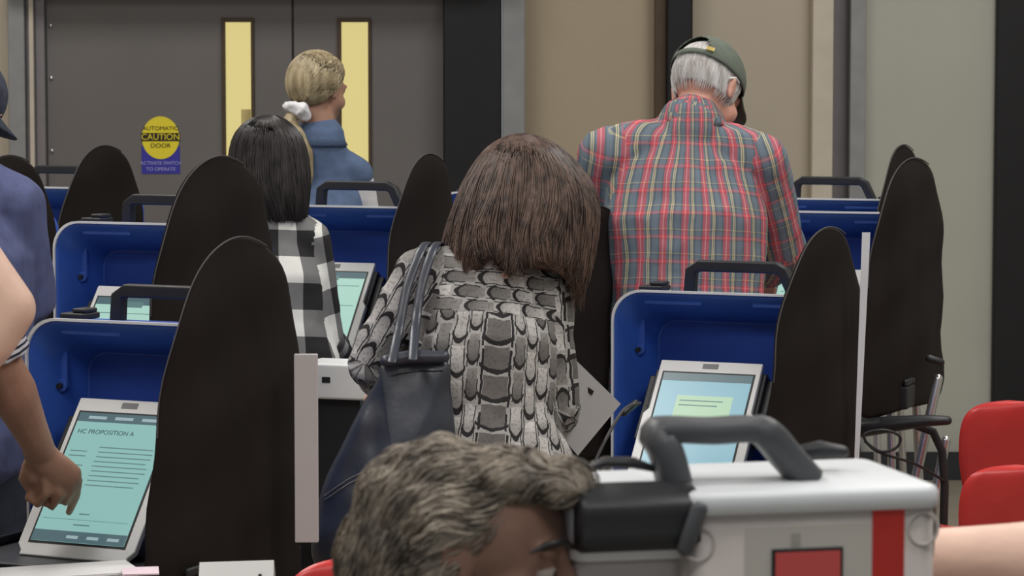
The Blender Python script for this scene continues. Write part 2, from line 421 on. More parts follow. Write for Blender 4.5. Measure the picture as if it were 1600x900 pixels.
pad(693, 784, 'black floor-length panel between the grey double doors and grey post')
pad(1040, 1080, 'narrow black upright strip on the wall behind the man in the olive cap')
pad(1551, 1690, 'wide black panel at the right edge of the far wall')
# doors: two leaves, each with a narrow lit window
def door(n, x0, x1, w0, w1, xhinge):
    e = empty('door_%d' % n, (wx(x0), WY, 0)); tag(e, kind='structure')
    ox = wx(x0); wd = wx(x1)-ox; a, b_ = wx(w0)-ox, wx(w1)-ox; zt, zb = wz(33), wz(33)-1.0
    y0, y1 = .04, .085
    bm = bmesh.new()
    box(bm, .002, a, y0, y1, .01, 2.30); box(bm, b_, wd-.003, y0, y1, .01, 2.30); box(bm, a, b_, y0, y1, zt, 2.30); box(bm, a, b_, y0, y1, .01, zb)
    bmesh.ops.remove_doubles(bm, verts=bm.verts, dist=1e-5)
    obj('door_leaf', bm, M['door'], e)
    bm = bmesh.new(); t_ = .015
    box(bm, a-t_, a+.002, y0-.012, y0+.004, zb-t_, zt+t_); box(bm, b_-.002, b_+t_*.8, y0-.012, y0+.004, zb-t_, zt+t_)
    box(bm, a, b_, y0-.012, y0+.004, zt-.004, zt+t_); box(bm, a, b_, y0-.012, y0+.004, zb-t_, zb+.004)
    obj('window_bead', bm, M['frame_brown'], e, bevel=.003)
    obj('window_glass', B(a, b_, y0+.015, y0+.022, zb, zt), M['winlit'], e)
    bm = bmesh.new()
    for hz in (wz(40), wz(122), wz(236), .9, .3):
        ell(bm, Vector((xhinge - ox, y0-.004, hz)), .008, .006, .009, seg=10)
    if xhinge > 0 or n == 1: obj('door_screw', bm, M['alu'], e, True)
    else: bm.free()
    return e
door(1, 73, 457, 352, 393, wx(80))
door(2, 459, 700, 533, 576, -99)
struct('trim_9', B(wx(456.2), wx(459.8), WY+.05, WY+.1, 0, 2.3), M['blackp'])
# caution sticker on the left leaf
sx0, sx1 = wx(220), wx(280); sc = (sx0+sx1)/2; szc = (wz(182)+wz(249))/2; sy = WY+.04
st = empty('caution_sticker', (sc, sy-.001, wz(272))); tag(st, 'round yellow and black caution sticker with blue base on the left grey door', 'sticker')
hw = (sx1-sx0)/2; zb = wz(272)
rr = (wz(182)-wz(249))/2
obj('blue_field', B(-hw, hw, -.0015, 0, 0, wz(228)-zb), M['sblue'], st)
bm = bmesh.new(); bmesh.ops.create_cone(bm, cap_ends=True, segments=48, radius1=1, radius2=1, depth=.0012, matrix=Matrix.Translation((0, -.0022, szc-zb)) @ Matrix.Rotation(R(90), 4, 'X') @ Matrix.Diagonal((hw*.98, rr, 1, 1)))
obj('yellow_disc', bm, M['yellow'], st)
obj('black_band', B(-hw, hw, -.0036, -.0028, wz(221)-zb, wz(208)-zb), M['sblack'], st)
RX = Matrix.Rotation(R(90), 4, 'X')
for s_, size, m_, yy, sx in (('AUTOMATIC', .024, 'sblack', 201, 1.1), ('CAUTION', .036, 'yellow', 214.5, 1.0), ('DOOR', .026, 'sblack', 228, 1.1),
                     ('ACTIVATE SWITCH', .021, 'stext', 255.5, .95), ('TO OPERATE', .021, 'stext', 265, 1.0)):
    text_mesh('sticker_text', s_, size, M[m_], st, Matrix.Translation((0, -.0042, wz(yy)-zb)) @ RX, .0003, sx=sx)
pp = obj('notice_paper', B(wx(376), wx(391), WY+.050, WY+.053, wz(205), wz(171)), mat('notice_card', C(176, 160, 108), .8)); tag(pp, 'small tan notice stuck on the lit window of the left door', 'notice')
# ceiling light panels
for (lx, ly) in ((-2.2, 9.2), (2.2, 9.2), (-2.2, 6.2), (2.2, 6.2), (-2.2, 3.0), (2.2, 3.0)):
    pass

# ------------------------------------------------------------------ voting booths
def rrect(w_, h_, r, n=6, x0=0, z0=0, rb=None):
    """rounded rectangle, centre x0, bottom z0; rb = bottom corner radius"""
    rb = r if rb is None else rb
    pts = []
    for cx, cz, a0, rad in ((w_/2, h_, 0, r), (-w_/2, h_, 90, r), (-w_/2, 0, 180, rb), (w_/2, 0, 270, rb)):
        sxn = 1 if cx > 0 else -1; szn = 1 if cz > 0 else -1
        ox, oz = cx - sxn*rad, cz - szn*rad
        for i in range(n+1):
            a = R(a0 + 90*i/n); pts.append((x0 + ox + rad*math.cos(a), z0 + oz + rad*math.sin(a)))
    return pts
def booth(px, py, D, yaw, label, shield, group=None, tablet='plain', legs=True, base='blackp', handle=True, lidh=.47):
    """px,py,D: top left corner of the open case lid as seen; yaw turns its open side to the left"""
    a = R(-yaw); W = .585; dep = .16
    tl = P(px, py, D); h = tl.z
    rot = Matrix.Rotation(a, 3, 'Z')
    o0 = rot @ Vector((-W/2, -dep, 0)); org = Vector((tl.x - o0.x, tl.y - o0.y, 0))
    e = empty('voting_booth', org, a); tag(e, label, 'voting booth', group)
    zb = h - lidh
    # lid shell: outer and inner rounded boxes, inner narrows to the back
    O = [rrect(W, lidh, .075, 8, 0, zb, .02)]
    bm = bmesh.new()
    outer_f = [Vector((x, -dep, z)) for x, z in O[0]]
    ob = rrect(W-.02, lidh-.02, .07, 8, 0, zb+.01, .02); outer_b = [Vector((x, 0, z)) for x, z in ob]
    inf = rrect(W-.016, lidh-.016, .07, 8, 0, zb+.008, .018); inner_f = [Vector((x, -dep, z)) for x, z in inf]
    inm = rrect(W-.06, lidh-.05, .06, 8, 0, zb+.012, .018); inner_m = [Vector((x, -dep+.035, z)) for x, z in inm]
    inb = rrect(W-.14, lidh-.10, .05, 8, 0, zb+.02, .018); inner_b = [Vector((x, -.03, z)) for x, z in inb]
    rings_loft(bm, [outer_b, outer_f, inner_f, inner_m, inner_b])
    ld = obj('case_lid', bm, M['blue'], e, bevel=.004)
    inl = [Vector((x, -.0315, z)) for x, z in rrect(W-.15, lidh-.11, .045, 8, 0, zb+.025, .018)]; inl2 = [v + Vector((0, -.002, 0)) for v in inl]
    bm = bmesh.new(); rings_loft(bm, [inl, inl2]); obj('lid_back_panel', bm, M['lidback'], ld)
    # rim, its pale colour painting the light caught along the lid edge
    bm = bmesh.new(); loop = [Vector((x, -dep-.001, z)) for x, z in O[0]]
    vr = []
    for off, dy in ((0.0025, .004), (0.0025, -.005), (-.003, -.005), (-.003, .004)):
        cx, cz = 0, zb+lidh/2
        vr.append([Vector((p.x + (off if p.x > 0 else -off), p.y+dy, p.z + (off if p.z > cz else -off))) for p in loop])
    vv = [[bm.verts.new(p) for p in r] for r in vr]; n = len(loop)
    for k in range(4):
        for i in range(n): bm.faces.new((vv[k][i], vv[k][(i+1) % n], vv[(k+1) % 4][(i+1) % n], vv[(k+1) % 4][i]))
    obj('case_rim', bm, M['edge'], e)
    # moulded ribs on the top inner wall, and hanging strut bracket at the left
    bm = bmesh.new()
    for x0 in (-.22, .06):
        obj('moulded_rib', B(x0, x0+.15, -dep+.02, -.05, h-.034, h-.022), M['blue2'], e, bevel=.004)
    for sx in (-1, 1):
        xx = sx*(W/2-.045)
        bm = B(xx-.012, xx+.012, -dep+.065, -dep+.075, h-.155, h-.075)
        bmesh.ops.create_cone(bm, cap_ends=True, segments=20, radius1=.014, radius2=.014, depth=.014, matrix=Matrix.Translation((xx, -dep+.066, h-.150)) @ Matrix.Rotation(R(90), 4, 'X'))
        br = obj('lid_bracket', bm, M['blue2'], e, bevel=.002)
        obj('bracket_pin', (lambda b_: (bmesh.ops.create_cone(b_, cap_ends=True, segments=14, radius1=.006, radius2=.006, depth=.01, matrix=Matrix.Translation((xx, -dep+.055, h-.150)) @ Matrix.Rotation(R(90), 4, 'X')), b_)[1])(bmesh.new()), M['blackp'], br)
    # carry handle above the lid
    hp = [(-.132, -.01), (-.128, .046), (-.108, .058), (.090, .058), (.110, .048), (.138, -.01)]
    bm = bmesh.new()
    rr_ = []
    for i, (x, z) in enumerate(hp):
        d = Vector((hp[min(i+1, 5)][0]-hp[max(i-1, 0)][0], 0, hp[min(i+1, 5)][1]-hp[max(i-1, 0)][1])).normalized(); nrm = Vector((-d.z, 0, d.x))
        c = Vector((x, -.05, h+z)); k_ = .014
        rr_.append([c + nrm*k_ + Vector((0, .016, 0)), c + nrm*k_ - Vector((0, .016, 0)), c - nrm*k_ - Vector((0, .016, 0)), c - nrm*k_ + Vector((0, .016, 0))])
    rings_loft(bm, rr_)
    if handle: obj('carry_handle', bm, M['blackp'], e, bevel=.005)
    for x0 in (-.225, .19):
        bm = B(x0-.025, x0+.035, -.10, -.03, h-.006, h+.008); box(bm, x0+.0, x0+.035, -.09, -.04, h+.008, h+.018)
        obj('latch', bm, M['blackp'], e, bevel=.004)
    # base tray
    bm = B(-W/2, W/2, -.46, .0, zb-.07, zb-.005)
    box(bm, -W/2, -W/2+.012, -.46, 0, zb-.005, zb+.015); box(bm, W/2-.012, W/2, -.46, 0, zb-.005, zb+.015)
    obj('base_tray', bm, M[base], e, bevel=.008)
    # tablet: black wedge with white bezel and lit screen
    tw, tlh, al = .262, .385, R(52)
    tx = -W/2 + .118 + tw/2; ty = -.13; tz = h - .172
    up = Vector((0, math.cos(al), math.sin(al))); nrm = Vector((0, -math.sin(al), math.cos(al)))
    mx = Matrix(((1, up.x, nrm.x, tx), (0, up.y, nrm.y, ty), (0, up.z, nrm.z, tz), (0, 0, 0, 1)))  # local: x, along, out ; origin top edge centre
    bm = B(-tw/2-.012, tw/2+.012, -tlh+.03, -.02, -.05, -.006, mx)
    box(bm, -tw/2-.03, tw/2+.03, -tlh*.55, -.03, -.045, -.02, mx); 
    tb = obj('tablet_cradle', bm, M['blackp'], e, bevel=.004)
    pts = [(-tw/2, 0), (-tw/2, -tlh*.36), (-tw/2-.012, -tlh*.40), (-tw/2-.012, -tlh*.93), (-tw/2, -tlh*.97), (-tw/2, -tlh), (tw/2, -tlh), (tw/2, -tlh*.97), (tw/2+.012, -tlh*.93), (tw/2+.012, -tlh*.40), (tw/2, -tlh*.36), (tw/2, 0)]
    bm = bmesh.new(); rings_loft(bm, [[mx @ Vector((x, y, -.010)) for x, y in pts], [mx @ Vector((x, y, .006)) for x, y in pts]])
    bz = obj('tablet_bezel', bm, M['white'], e, bevel=.003)
    sw = tw-.034; sy0, sy1 = -tlh+.035, -.038
    obj('screen_frame', B(-sw/2-.005, sw/2+.005, sy0-.005, sy1+.005, .006, .0072, mx), M['blackp'], bz)
    sm = {'text': 'scr', 'note': 'scrb', 'plain': 'scrg'}[tablet]
    obj('screen', B(-sw/2, sw/2, sy0, sy1, .0065, .0082, mx), M[sm], bz)
    obj('screen_bar', B(-sw/2, sw/2, sy1-.022, sy1, .0084, .0088, mx), M['scrbar'], bz)
    if tablet != 'note': obj('screen_bar', B(-sw/2, sw/2, sy0, sy0+.026, .0084, .0088, mx), M['scrbar'], bz)
    mark = B(-.02, .02, -.022, -.008, .006, .0068, mx)
    obj('bezel_mark', mark, M['trim_grey'], bz)
    if tablet == 'text':
        text_mesh('screen_heading', 'HC PROPOSITION A', .0155, M['scrhead'], bz, mx @ Matrix.Translation((-.012-.02, sy1-.047, .0090)), .0002)
        bm = bmesh.new()
        for i in range(9):
            yy = sy1 - .083 - i*.0115
            box(bm, -.035+rnd.uniform(0, .004), sw/2-.012-rnd.uniform(0, .02), yy-.0012, yy+.0012, .0086, .0089, mx)
            if i in (1, 2, 4, 6, 7): box(bm, -sw/2+.012, -.05-rnd.uniform(0, .02), yy-.0012, yy+.0012, .0086, .0089, mx)
        box(bm, -.02, .005, sy0+.066, sy0+.069, .0086, .0089, mx); box(bm, -.025, .015, sy0+.040, sy0+.043, .0086, .0089, mx)
        box(bm, -sw/2+.01, sw/2-.01, sy0+.053, sy0+.054, .0086, .0089, mx)
        obj('screen_text', bm, M['scrtxt'], bz)
        for x0 in (-.088, -.022, .045): obj('screen_button', B(x0, x0+.045, sy1-.015, sy1-.008, .009, .0092, mx), M['scrwhite'], bz)
        for x0 in (-.03, .02, .07): obj('screen_button', B(x0, x0+.028, sy0+.009, sy0+.016, .009, .0092, mx), M['scrwhite'], bz)
    if tablet == 'note':
        nt = obj('pop_up_note', B(-.065, .078, sy1-.165, sy1-.063, .0086, .0090, mx), M['scrnote'], bz)
        bm = bmesh.new()
        for i in range(2): box(bm, -.056, .055-.012*i, sy1-.079-i*.013, sy1-.076-i*.013, .0091, .0094, mx)
        obj('note_text', bm, M['scrtxt'], nt)
    if tablet == 'plain':
        bm = bmesh.new(); box(bm, -.03, .03, sy1-.03, sy1-.012, .009, .0092, mx)
        box(bm, -sw/2+.01, sw/2-.01, sy1-.12, sy1-.118, .009, .0092, mx); box(bm, -sw/2+.01, sw/2-.01, sy1-.05, sy1-.048, .009, .0092, mx)
        obj('screen_button', bm, M['scrtxt'], bz)
    # privacy shield of black cloth on the right side
    if shield:
        L, dang, ztop, zbot = shield[:4]; lean = shield[4] if len(shield) > 4 else 0
        sa = R(dang)     # extra turn inwards
        dirv = Vector((-math.sin(sa), -math.cos(sa), 0)); nn = Vector((math.cos(sa), -math.sin(sa), 0))
        o_ = Vector((W/2+.018, -.06, 0)); Hh = ztop - zbot
        prof = [(0, 0), (0, .25), (.0, .55), (.03, .72), (.11, .86), (.24, .955), (.42, 1.0), (.58, .985), (.72, .92), (.84, .80), (.92, .65), (.965, .45), (1.0, .2), (1.0, 0), (.5, -.01)]
        out = catmull([(u, v) for u, v in prof], 4, True)
        out = [(u*L, v*Hh) for u, v in out]
        def to3(u, v, w_, o_=o_, dirv=dirv, nn=nn):
            k_ = 1+lean*(v/Hh)
            return o_ + dirv*(u + lean*v) + nn*(w_ + .022*math.sin(u/L*3.1)*(1-v/Hh*.4) + .004*math.sin(v*28+u*9)) + Vector((0, 0, zbot+v))
        bm = bmesh.new(); pillow(bm, out, .006, .012, to3, 10, .5)
        for v in bm.verts:
            v.co += nn * .006*noise.noise(Vector((v.co.x*6, v.co.y*6, v.co.z*3.2)) + Vector((px*.01, 0, 0)))
        sh = obj('privacy_shield', bm, M['cloth'], e, True)
        bm = bmesh.new(); seam = [to3(u, v, .003) for u, v in out if v > Hh*.45 and u < L*1.01]
        seam = [to3(u, v, .004) for u, v in out if (u < L*.7 and v > Hh*.97) or (u > L*.35 and v > Hh*.5)]
        # order: from lower far edge over the top to lower near edge
        k0 = max(range(len(seam)), key=lambda i: (seam[i]-seam[(i-1) % len(seam)]).length)
        seam = seam[k0:] + seam[:k0]
        tube(bm, seam, .0018, 6)
        obj('shield_piping', bm, M['piping'], sh, True)
    if legs:
        for sx in (-1, 1):
            for sy_ in (-.40, -.06):
                bm = bmesh.new(); tube(bm, [Vector((sx*(W/2-.06), sy_, zb-.065)), Vector((sx*(W/2-.03), sy_ + (.05 if sy_ > -.2 else -.05), .012))], .0125, 12)
                lg = obj('leg', bm, M['alu'], e, True)
                bm = bmesh.new(); tube(bm, [Vector((sx*(W/2-.031), sy_ + (.049 if sy_ > -.2 else -.049), .05)), Vector((sx*(W/2-.03), sy_ + (.05 if sy_ > -.2 else -.05), .016))], .016, 12)
                obj('leg_foot', bm, M['blackp'], lg, True)
    e['_h'] = 0; del e['_h']
    return e, h, mx
bA, hA, mxA = booth(42, 497, 6.10, 25, 'blue voting booth at the lower left, its screen touched by a finger', (.485, 9, 1.375, .60, -.04), tablet='text')
bR, hR, mxR = booth(958, 453, 6.95, 24, 'blue voting booth right of the snakeskin blouse, its screen showing a pale note', (.47, 11, 1.35, .66, -.02), tablet='note')
bB, hB, mxB = booth(85, 346, 7.55, 24, 'blue voting booth directly behind the lower left one, lid left of the check shirt', (.54, 8, 1.50, .72, -.02))
bS, hS, mxS = booth(650, 418, 7.85, 25, 'voting booth in front of the woman in the snakeskin blouse, mostly hidden behind her', (.50, 8, 1.36, .70, -.02), lidh=.42)
bM, hM, mxM = booth(402, 320, 8.60, 22, 'blue voting booth with pale green screen used by the woman in the check shirt', (.42, 8, 1.475, .75, -.04))
bC, hC, mxC = booth(1150, 329, 8.45, 20, 'voting booth with the tall black shield at far right, beside the plaid shirt', (.66, 8, 1.47, .77, .0), handle=False)
bD, hD, mxD = booth(1160, 309, 9.75, 20, 'rearmost right voting booth, only its handle and dark shield tip showing', (.50, 8, 1.475, .75))
bE, hE, mxE = booth(-37, 291, 9.9, 22, 'rearmost left voting booth with black shield against the grey door', (.50, 8, 1.47, .75))
bF, hF, mxF = booth(-205, 320, 8.7, 22, 'voting booth at the left edge, its dark shield curving behind the blue T-shirt', (.52, 8, 1.47, .75))
bG, hG, mxG = booth(684, 300, 9.95, 22, 'rear voting booth mostly hidden behind the brown hair of the snakeskin blouse woman', (.45, 8, 1.40, .75))

# white panel strip beside the shield of the lower left booth
o_ = P(478, 553, 5.78); o2 = P(478, 847, 5.78)
pw_ = .024
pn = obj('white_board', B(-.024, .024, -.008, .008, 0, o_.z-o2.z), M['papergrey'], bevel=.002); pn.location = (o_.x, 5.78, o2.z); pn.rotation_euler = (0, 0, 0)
pn.parent = bA; pn.matrix_parent_inverse = parent_inv(bA); 
iv = parent_inv(bR); bm = bmesh.new(); rg = []
for dd in (0, .012): rg.append([iv @ P(u, v, 6.66+dd) for u, v in ((1347, 363), (1360, 363), (1341, 745), (1334, 745))])
rings_loft(bm, rg); obj('white_board', bm, M['edge'], bR)
# paper and tray odds at the lower left booth
def local_obj(name, bm, m, loc, rz, label, cat, group=None, bevel=0):
    o = obj(name, bm, m, bevel=bevel); o.location = loc; o.rotation_euler = (0, 0, rz); tag(o, label, cat, group); return o
trz = hA - .47
for i, (dx, dy, rz, nm, lb) in enumerate(((-.93, 5.46, 12, 'paper', 'white ballot sheets fanned below the lower left screen, at the frame edge'), )):
    e = empty('paper_stack', (dx, dy, trz-.004), R(rz)); tag(e, lb, 'papers')
    for k in range(6):
        obj('sheet', B(-.12+k*.004, .17+k*.006, -.07, .07, .0001+k*.006, .0045+k*.006, Matrix.Rotation(R(k*3-6), 4, 'Z')), M['paper'], e)
pkp = P(218, 895, 5.50)
local_obj('pink_slip', B(-.035, .035, -.04, .04, 0, .003), M['pinkpaper'], (pkp.x+.01, 5.44, trz+.034), R(8), 'pink slip of paper on the white sheets under the lower left screen', 'paper')

# small side table with the folded white card, foreground
tb = empty('side_table', P(330, 990, 4.79) * 1.0); tb.location.z = 0; tag(tb, 'grey folding side table under the folded white card, below the frame', 'table')
obj('table_top', B(-.35, .13, -.15, .15, .715, .74), M['box'], tb, bevel=.006)
for sx in (-.30, .09):
    for sy_ in (-.12, .12):
        bm = bmesh.new(); tube(bm, [Vector((sx, sy_, .715)), Vector((sx, sy_, .012))], .012, 10); obj('leg', bm, M['alu'], tb, True)
cp = P(370, 878, 4.86)
bm = bmesh.new(); hh = cp.z-.741; ww = .0645
for sgn in (1, -1):
    vs_ = [bm.verts.new(q) for q in ((-ww, 0, hh-.002), (ww, 0, hh+.003), (ww*1.03, sgn*.05, 0), (-ww*1.0, sgn*.05, 0))]
    bm.faces.new(vs_)
cd = obj('folded_card', bm, M['paper']); sdf = cd.modifiers.new('s', 'SOLIDIFY'); sdf.thickness = .0012
cd.location = (cp.x, 4.86, .741); cd.rotation_euler = (0, 0, R(-3)); tag(cd, 'white folded card standing in front of the large black shield, bottom edge', 'card')
obj('pen_mark', B(.040, .045, -.019, -.013, hh-.05, hh-.018), M['sblack'], cd)

# arm tray, cable and clip of the far right booth
e = bC
iv = parent_inv(bC)
def L_(px_, py_, D_): return iv @ P(px_, py_, D_)
bm = bmesh.new(); tube(bm, [L_(1345, 668, 7.9), L_(1400, 662, 7.85), L_(1450, 657, 7.8), L_(1480, 657, 7.8)], [.028, .022, .016, .013], 12, Vector((0, 0, 1)), 1.6)
obj('arm_rest', bm, M['blackp'], bC, True)
bm = bmesh.new(); tube(bm, [L_(1430, 664, 7.86), L_(1458, 675, 7.86), L_(1472, 705, 7.86), L_(1476, 760, 7.86), L_(1474, 830, 7.86), L_(1470, 1000, 7.86)], .012, 12)
obj('curved_leg', bm, M['blackp'], bC, True)
for a_, b_ in (((1466, 592, 8.0), (1428, 760, 8.0)), ((1478, 688, 7.95), (1444, 860, 7.95))):
    v1, v2 = P(*a_), P(*b_); t_ = (v1.z-.02)/(v1.z-v2.z); v3 = v1 + (v2-v1)*t_
    bm = bmesh.new(); tube(bm, [iv @ v1, iv @ v3], .014, 12); obj('slanted_leg', bm, M['alu'], bC, True)
bm = bmesh.new(); tube(bm, [Vector(q) for q in catmull([tuple(L_(1352, 690, 7.75)), tuple(L_(1375, 705, 7.75)), tuple(L_(1400, 700, 7.75)), tuple(L_(1406, 682, 7.75)), tuple(L_(1380, 672, 7.75)), tuple(L_(1350, 680, 7.75)), tuple(L_(1370, 705, 7.75)), tuple(L_(1430, 725, 7.78)), tuple(L_(1476, 752, 7.85))], 5)], .004, 8)
obj('cable', bm, M['blackp'], bC, True)
bm = bmesh.new(); tube(bm, [L_(1452, 560, 7.98), L_(1470, 566, 7.98)], .011, 10); obj('clip', bm, M['blackp'], bC, True)
# cable at the right-hand booth
iv = parent_inv(bR)
bm = bmesh.new(); tube(bm, [Vector(q) for q in catmull([tuple(iv @ P(1000, 630, 6.7)), tuple(iv @ P(975, 640, 6.66)), tuple(iv @ P(950, 680, 6.6)), tuple(iv @ P(930, 720, 6.55))], 5)], .004, 8)
obj('cable', bm, M['piping'], bR, True)
bm = bmesh.new(); tube(bm, [iv @ P(975, 645, 6.66), iv @ P(993, 630, 6.7)], .009, 10); obj('cable_plug', bm, M['blackp'], bR, True)
# white printer box under the pale green screen
pr = P(535, 590, 7.5)
e = empty('ballot_printer', (pr.x, 7.52, pr.z-.055), R(-18)); tag(e, 'white ballot printer with dark slot between the check shirt and snakeskin sleeve', 'printer')
obj('printer_body', B(-.10, .11, -.06, .09, 0, .095), M['white'], e, bevel=.008)
obj('printer_slot', B(-.035, -.012, -.0625, -.058, .045, .060), M['blackp'], e)
obj('printer_stand', B(-.06, .06, -.03, .05, -(pr.z-.055)+.001, 0), M['blackp'], e, bevel=.004)

# ------------------------------------------------------------------ red chairs
def chair_proto(name, loc, rz, label, group='red plastic chairs'):
    e = empty(name, loc, rz); tag(e, label, 'chair', group)
    # one curved shell: profile in y-z swept with rounded outline (front faces -y, back at +y)
    prof = [(-.21, .43, .205), (-.19, .445, .215), (-.05, .435, .215), (.10, .43, .205), (.165, .455, .19), (.19, .52, .185), (.205, .60, .205), (.22, .70, .222), (.235, .78, .222), (.243, .825, .205), (.246, .845, .165), (.247, .853, .10)]
    prof = catmull(prof, 4); nx = 18
    bm = bmesh.new(); grid = []
    for y, z, hw in prof:
        row = []
        for i in range(nx+1):
            t_ = -1 + 2*i/nx; d = .035*t_*t_
            row.append(bm.verts.new((hw*t_, y - (d if z > .5 else 0), z + (d*.5 if z < .5 else 0))))
        grid.append(row)
    for a, b in zip(grid, grid[1:]):
        for i in range(nx): bm.faces.new((a[i], a[i+1], b[i+1], b[i]))
    s_ = obj('seat_shell', bm, M['red'], e, True); so = s_.modifiers.new('s', 'SOLIDIFY'); so.thickness = .010; so.offset = 0
    for sx in (-1, 1):
        for f in (-1, 1):
            bm = bmesh.new(); tube(bm, [Vector((sx*.15, f*.12, .425)), Vector((sx*.17, f*.16, .39)), Vector((sx*.20, f*.21, .012))], .011, 10); obj('leg', bm, M['alu'], e, True)
    return e
def copy_tree(o, parent=None):
    c = o.copy(); col.objects.link(c)
    if parent: c.parent = parent
    for ch in o.children: copy_tree(ch, c)
    return c
p_ = P(1612, 612, 7.6)
ch1 = chair_proto('plastic_chair', (p_.x, 7.6, 0), R(180), 'red plastic chair at the right edge, the farther of the two there')
def chair_at(px, D, rz, label):
    c = copy_tree(ch1); p = P(px, 700, D); c.location = (p.x, D, 0); c.rotation_euler = (0, 0, rz); c['label'] = label; return c
chair_at(1655, 6.35, R(172), 'glossy red plastic chair at the right edge, the nearer of the two there')
chair_at(566, 5.20, R(203), 'red plastic chair behind the grey haired woman, only a corner showing left of her hair')

# ------------------------------------------------------------------ foreground ballot scanner
sc_o = P(1075, 900, 2.9); SY = R(13)
e = empty('ballot_scanner', (sc_o.x, 2.9, 0), SY); tag(e, 'large white ballot scanner with charcoal carry handle and red stripe, foreground right', 'scanner')
iv = parent_inv(e)
zt = P(1075, 806, 2.9).z; 
def front(px_, y_=0.0):                       # local x of a photo column on the front face
    a_ = SY; k_ = (px_-800)*K               # ray x = k*y ; point = org + x*(ca,sa)
    return (k_*2.9 - sc_o.x) / (math.cos(a_) - k_*math.sin(a_))
def fz(px_, py_):
    x_ = front(px_); wp = Vector((sc_o.x + x_*math.cos(SY), 2.9 + x_*math.sin(SY), 0)); return P(px_, py_, wp.y).z
X1 = front(1474); XM = -.110
def corner_prof(x0, x1, y0, y1, r, n=8):
    pts = []
    for cx, cy, a0 in ((x1-r, y1-r, 0), (x0+r, y1-r, 90), (x0+r, y0+r, 180), (x1-r, y0+r, 270)):
        for i in range(n+1):
            a = R(a0+90*i/n); pts.append((cx+r*math.cos(a), cy+r*math.sin(a)))
    return pts
def slab(x0, x1, y0, y1, r, levels):
    bm = bmesh.new(); rg = []
    for z, ins in levels:
        rg.append([Vector((x, y, z)) for x, y in corner_prof(x0+ins, x1-ins, y0+ins, y1-ins, max(.004, r-ins))])
    rings_loft(bm, rg); return bm
obj('scanner_body', slab(0, X1, 0, .22, .022, [(.42, .002), (.425, 0), (zt-.004, 0), (zt, .004)]), M['box'], e, True)
obj('side_module', slab(XM, .012, .035, .20, .02, [(.42, .002), (.425, 0), (zt-.056, 0), (zt-.052, .003)]), M['box'], e, True)
obj('scanner_lid', slab(.002, X1+.003, -.006, .225, .022, [(zt-.001, .004), (zt+.001, 0), (zt+.016, 0), (zt+.021, .003), (zt+.023, .009)]), M['boxtop'], e, True)
obj('side_lid', slab(XM-.004, .02, .028, .215, .02, [(zt-.050, .004), (zt-.048, 0), (zt+.014, 0), (zt+.019, .004), (zt+.020, .009)]), M['boxtop'], e, True)
obj('cabinet_base', slab(-.12, X1-.01, .01, .24, .02, [(.06, .002), (.065, 0), (.415, 0), (.42, .003)]), M['box'], e, True)
for sx in (-.09, X1-.05):
    for sy_ in (.05, .20):
        bm = bmesh.new(); bmesh.ops.create_cone(bm, cap_ends=True, segments=24, radius1=.03, radius2=.03, depth=.022, matrix=Matrix.Translation((sx, sy_, .031)) @ Matrix.Rotation(R(90), 4, 'Y'))
        obj('caster_wheel', bm, M['blackp'], e, bevel=.003)
# black roller bar on the left module
bm = bmesh.new(); rg = []
prof = [(-.012, -.050), (-.018, -.020), (-.016, .0), (.01, .012), (.05, .012), (.06, -.02), (.06, -.052)]
prof = catmull(prof, 3, True)
for x, k_ in ((XM-.002, .9), (XM+.004, 1), (.010, 1), (.016, .96), (.018, .8)):
    rg.append([Vector((x, .02 + y*k_, zt+.006+(z+.02)*k_-.012)) for y, z in prof])
rings_loft(bm, rg); obj('roller_bar', bm, M['blackp'], e, True)
bm = bmesh.new(); tube(bm, [Vector((-.004, -.003, zt-.034)), Vector((.002, -.006, zt-.014)), Vector((.010, -.006, zt+.008))], .009, 14, flat=.8); obj('bar_end_cap', bm, M['handleg'], e, True)
# red stripe, red display, label and round recesses
zb_ = .70
obj('red_stripe', B(front(1368), front(1418), -.0015, .001, .5, zt-.001), M['redm'], e)
d = obj('display_frame', B(front(1209), front(1321), -.003, .001, zt-.22, fz(1265, 856)), M['blackp'], e)
obj('display', B(front(1214), front(1316), -.0045, -.002, zt-.215, fz(1265, 861)), mat('red_display', C(188, 78, 76), .3, var=0), d)
bm = B(front(1168), front(1366), -.001, .001, .55, zt-.014); obj('front_panel', bm, mat('machine_panel', C(180, 177, 171), .45, var=.02), e)
bm = bmesh.new(); box(bm, front(1240), front(1254), -.002, .001, zt-.035, zt-.022)
obj('panel_print', bm, mat('faint_print', C(150, 150, 142), .5, var=0), e)
for px_, py_ in ((1094, 850), (1448, 826)):
    cx_ = front(px_); cz_ = fz(px_, py_); n = 28; bm = bmesh.new(); rg = []
    for rr_, yy in ((.0185, .0005), (.0175, -.0018), (.0155, -.0018), (.0145, .0005)):
        rg.append([Vector((cx_+rr_*math.cos(2*math.pi*i/n), yy, cz_+rr_*1.05*math.sin(2*math.pi*i/n))) for i in range(n)])
    rings_loft(bm, rg, False); obj('ring_recess', bm, M['box'], e, True)
bm = bmesh.new(); tube(bm, [Vector((X1-.016, .03, zt+.012)), Vector((X1+.002, .04, zt-.002)), Vector((X1+.006, .05, zt-.03)), Vector((X1+.006, .055, zt-.06))], .009, 12); obj('corner_strap', bm, M['blackp'], e, True)
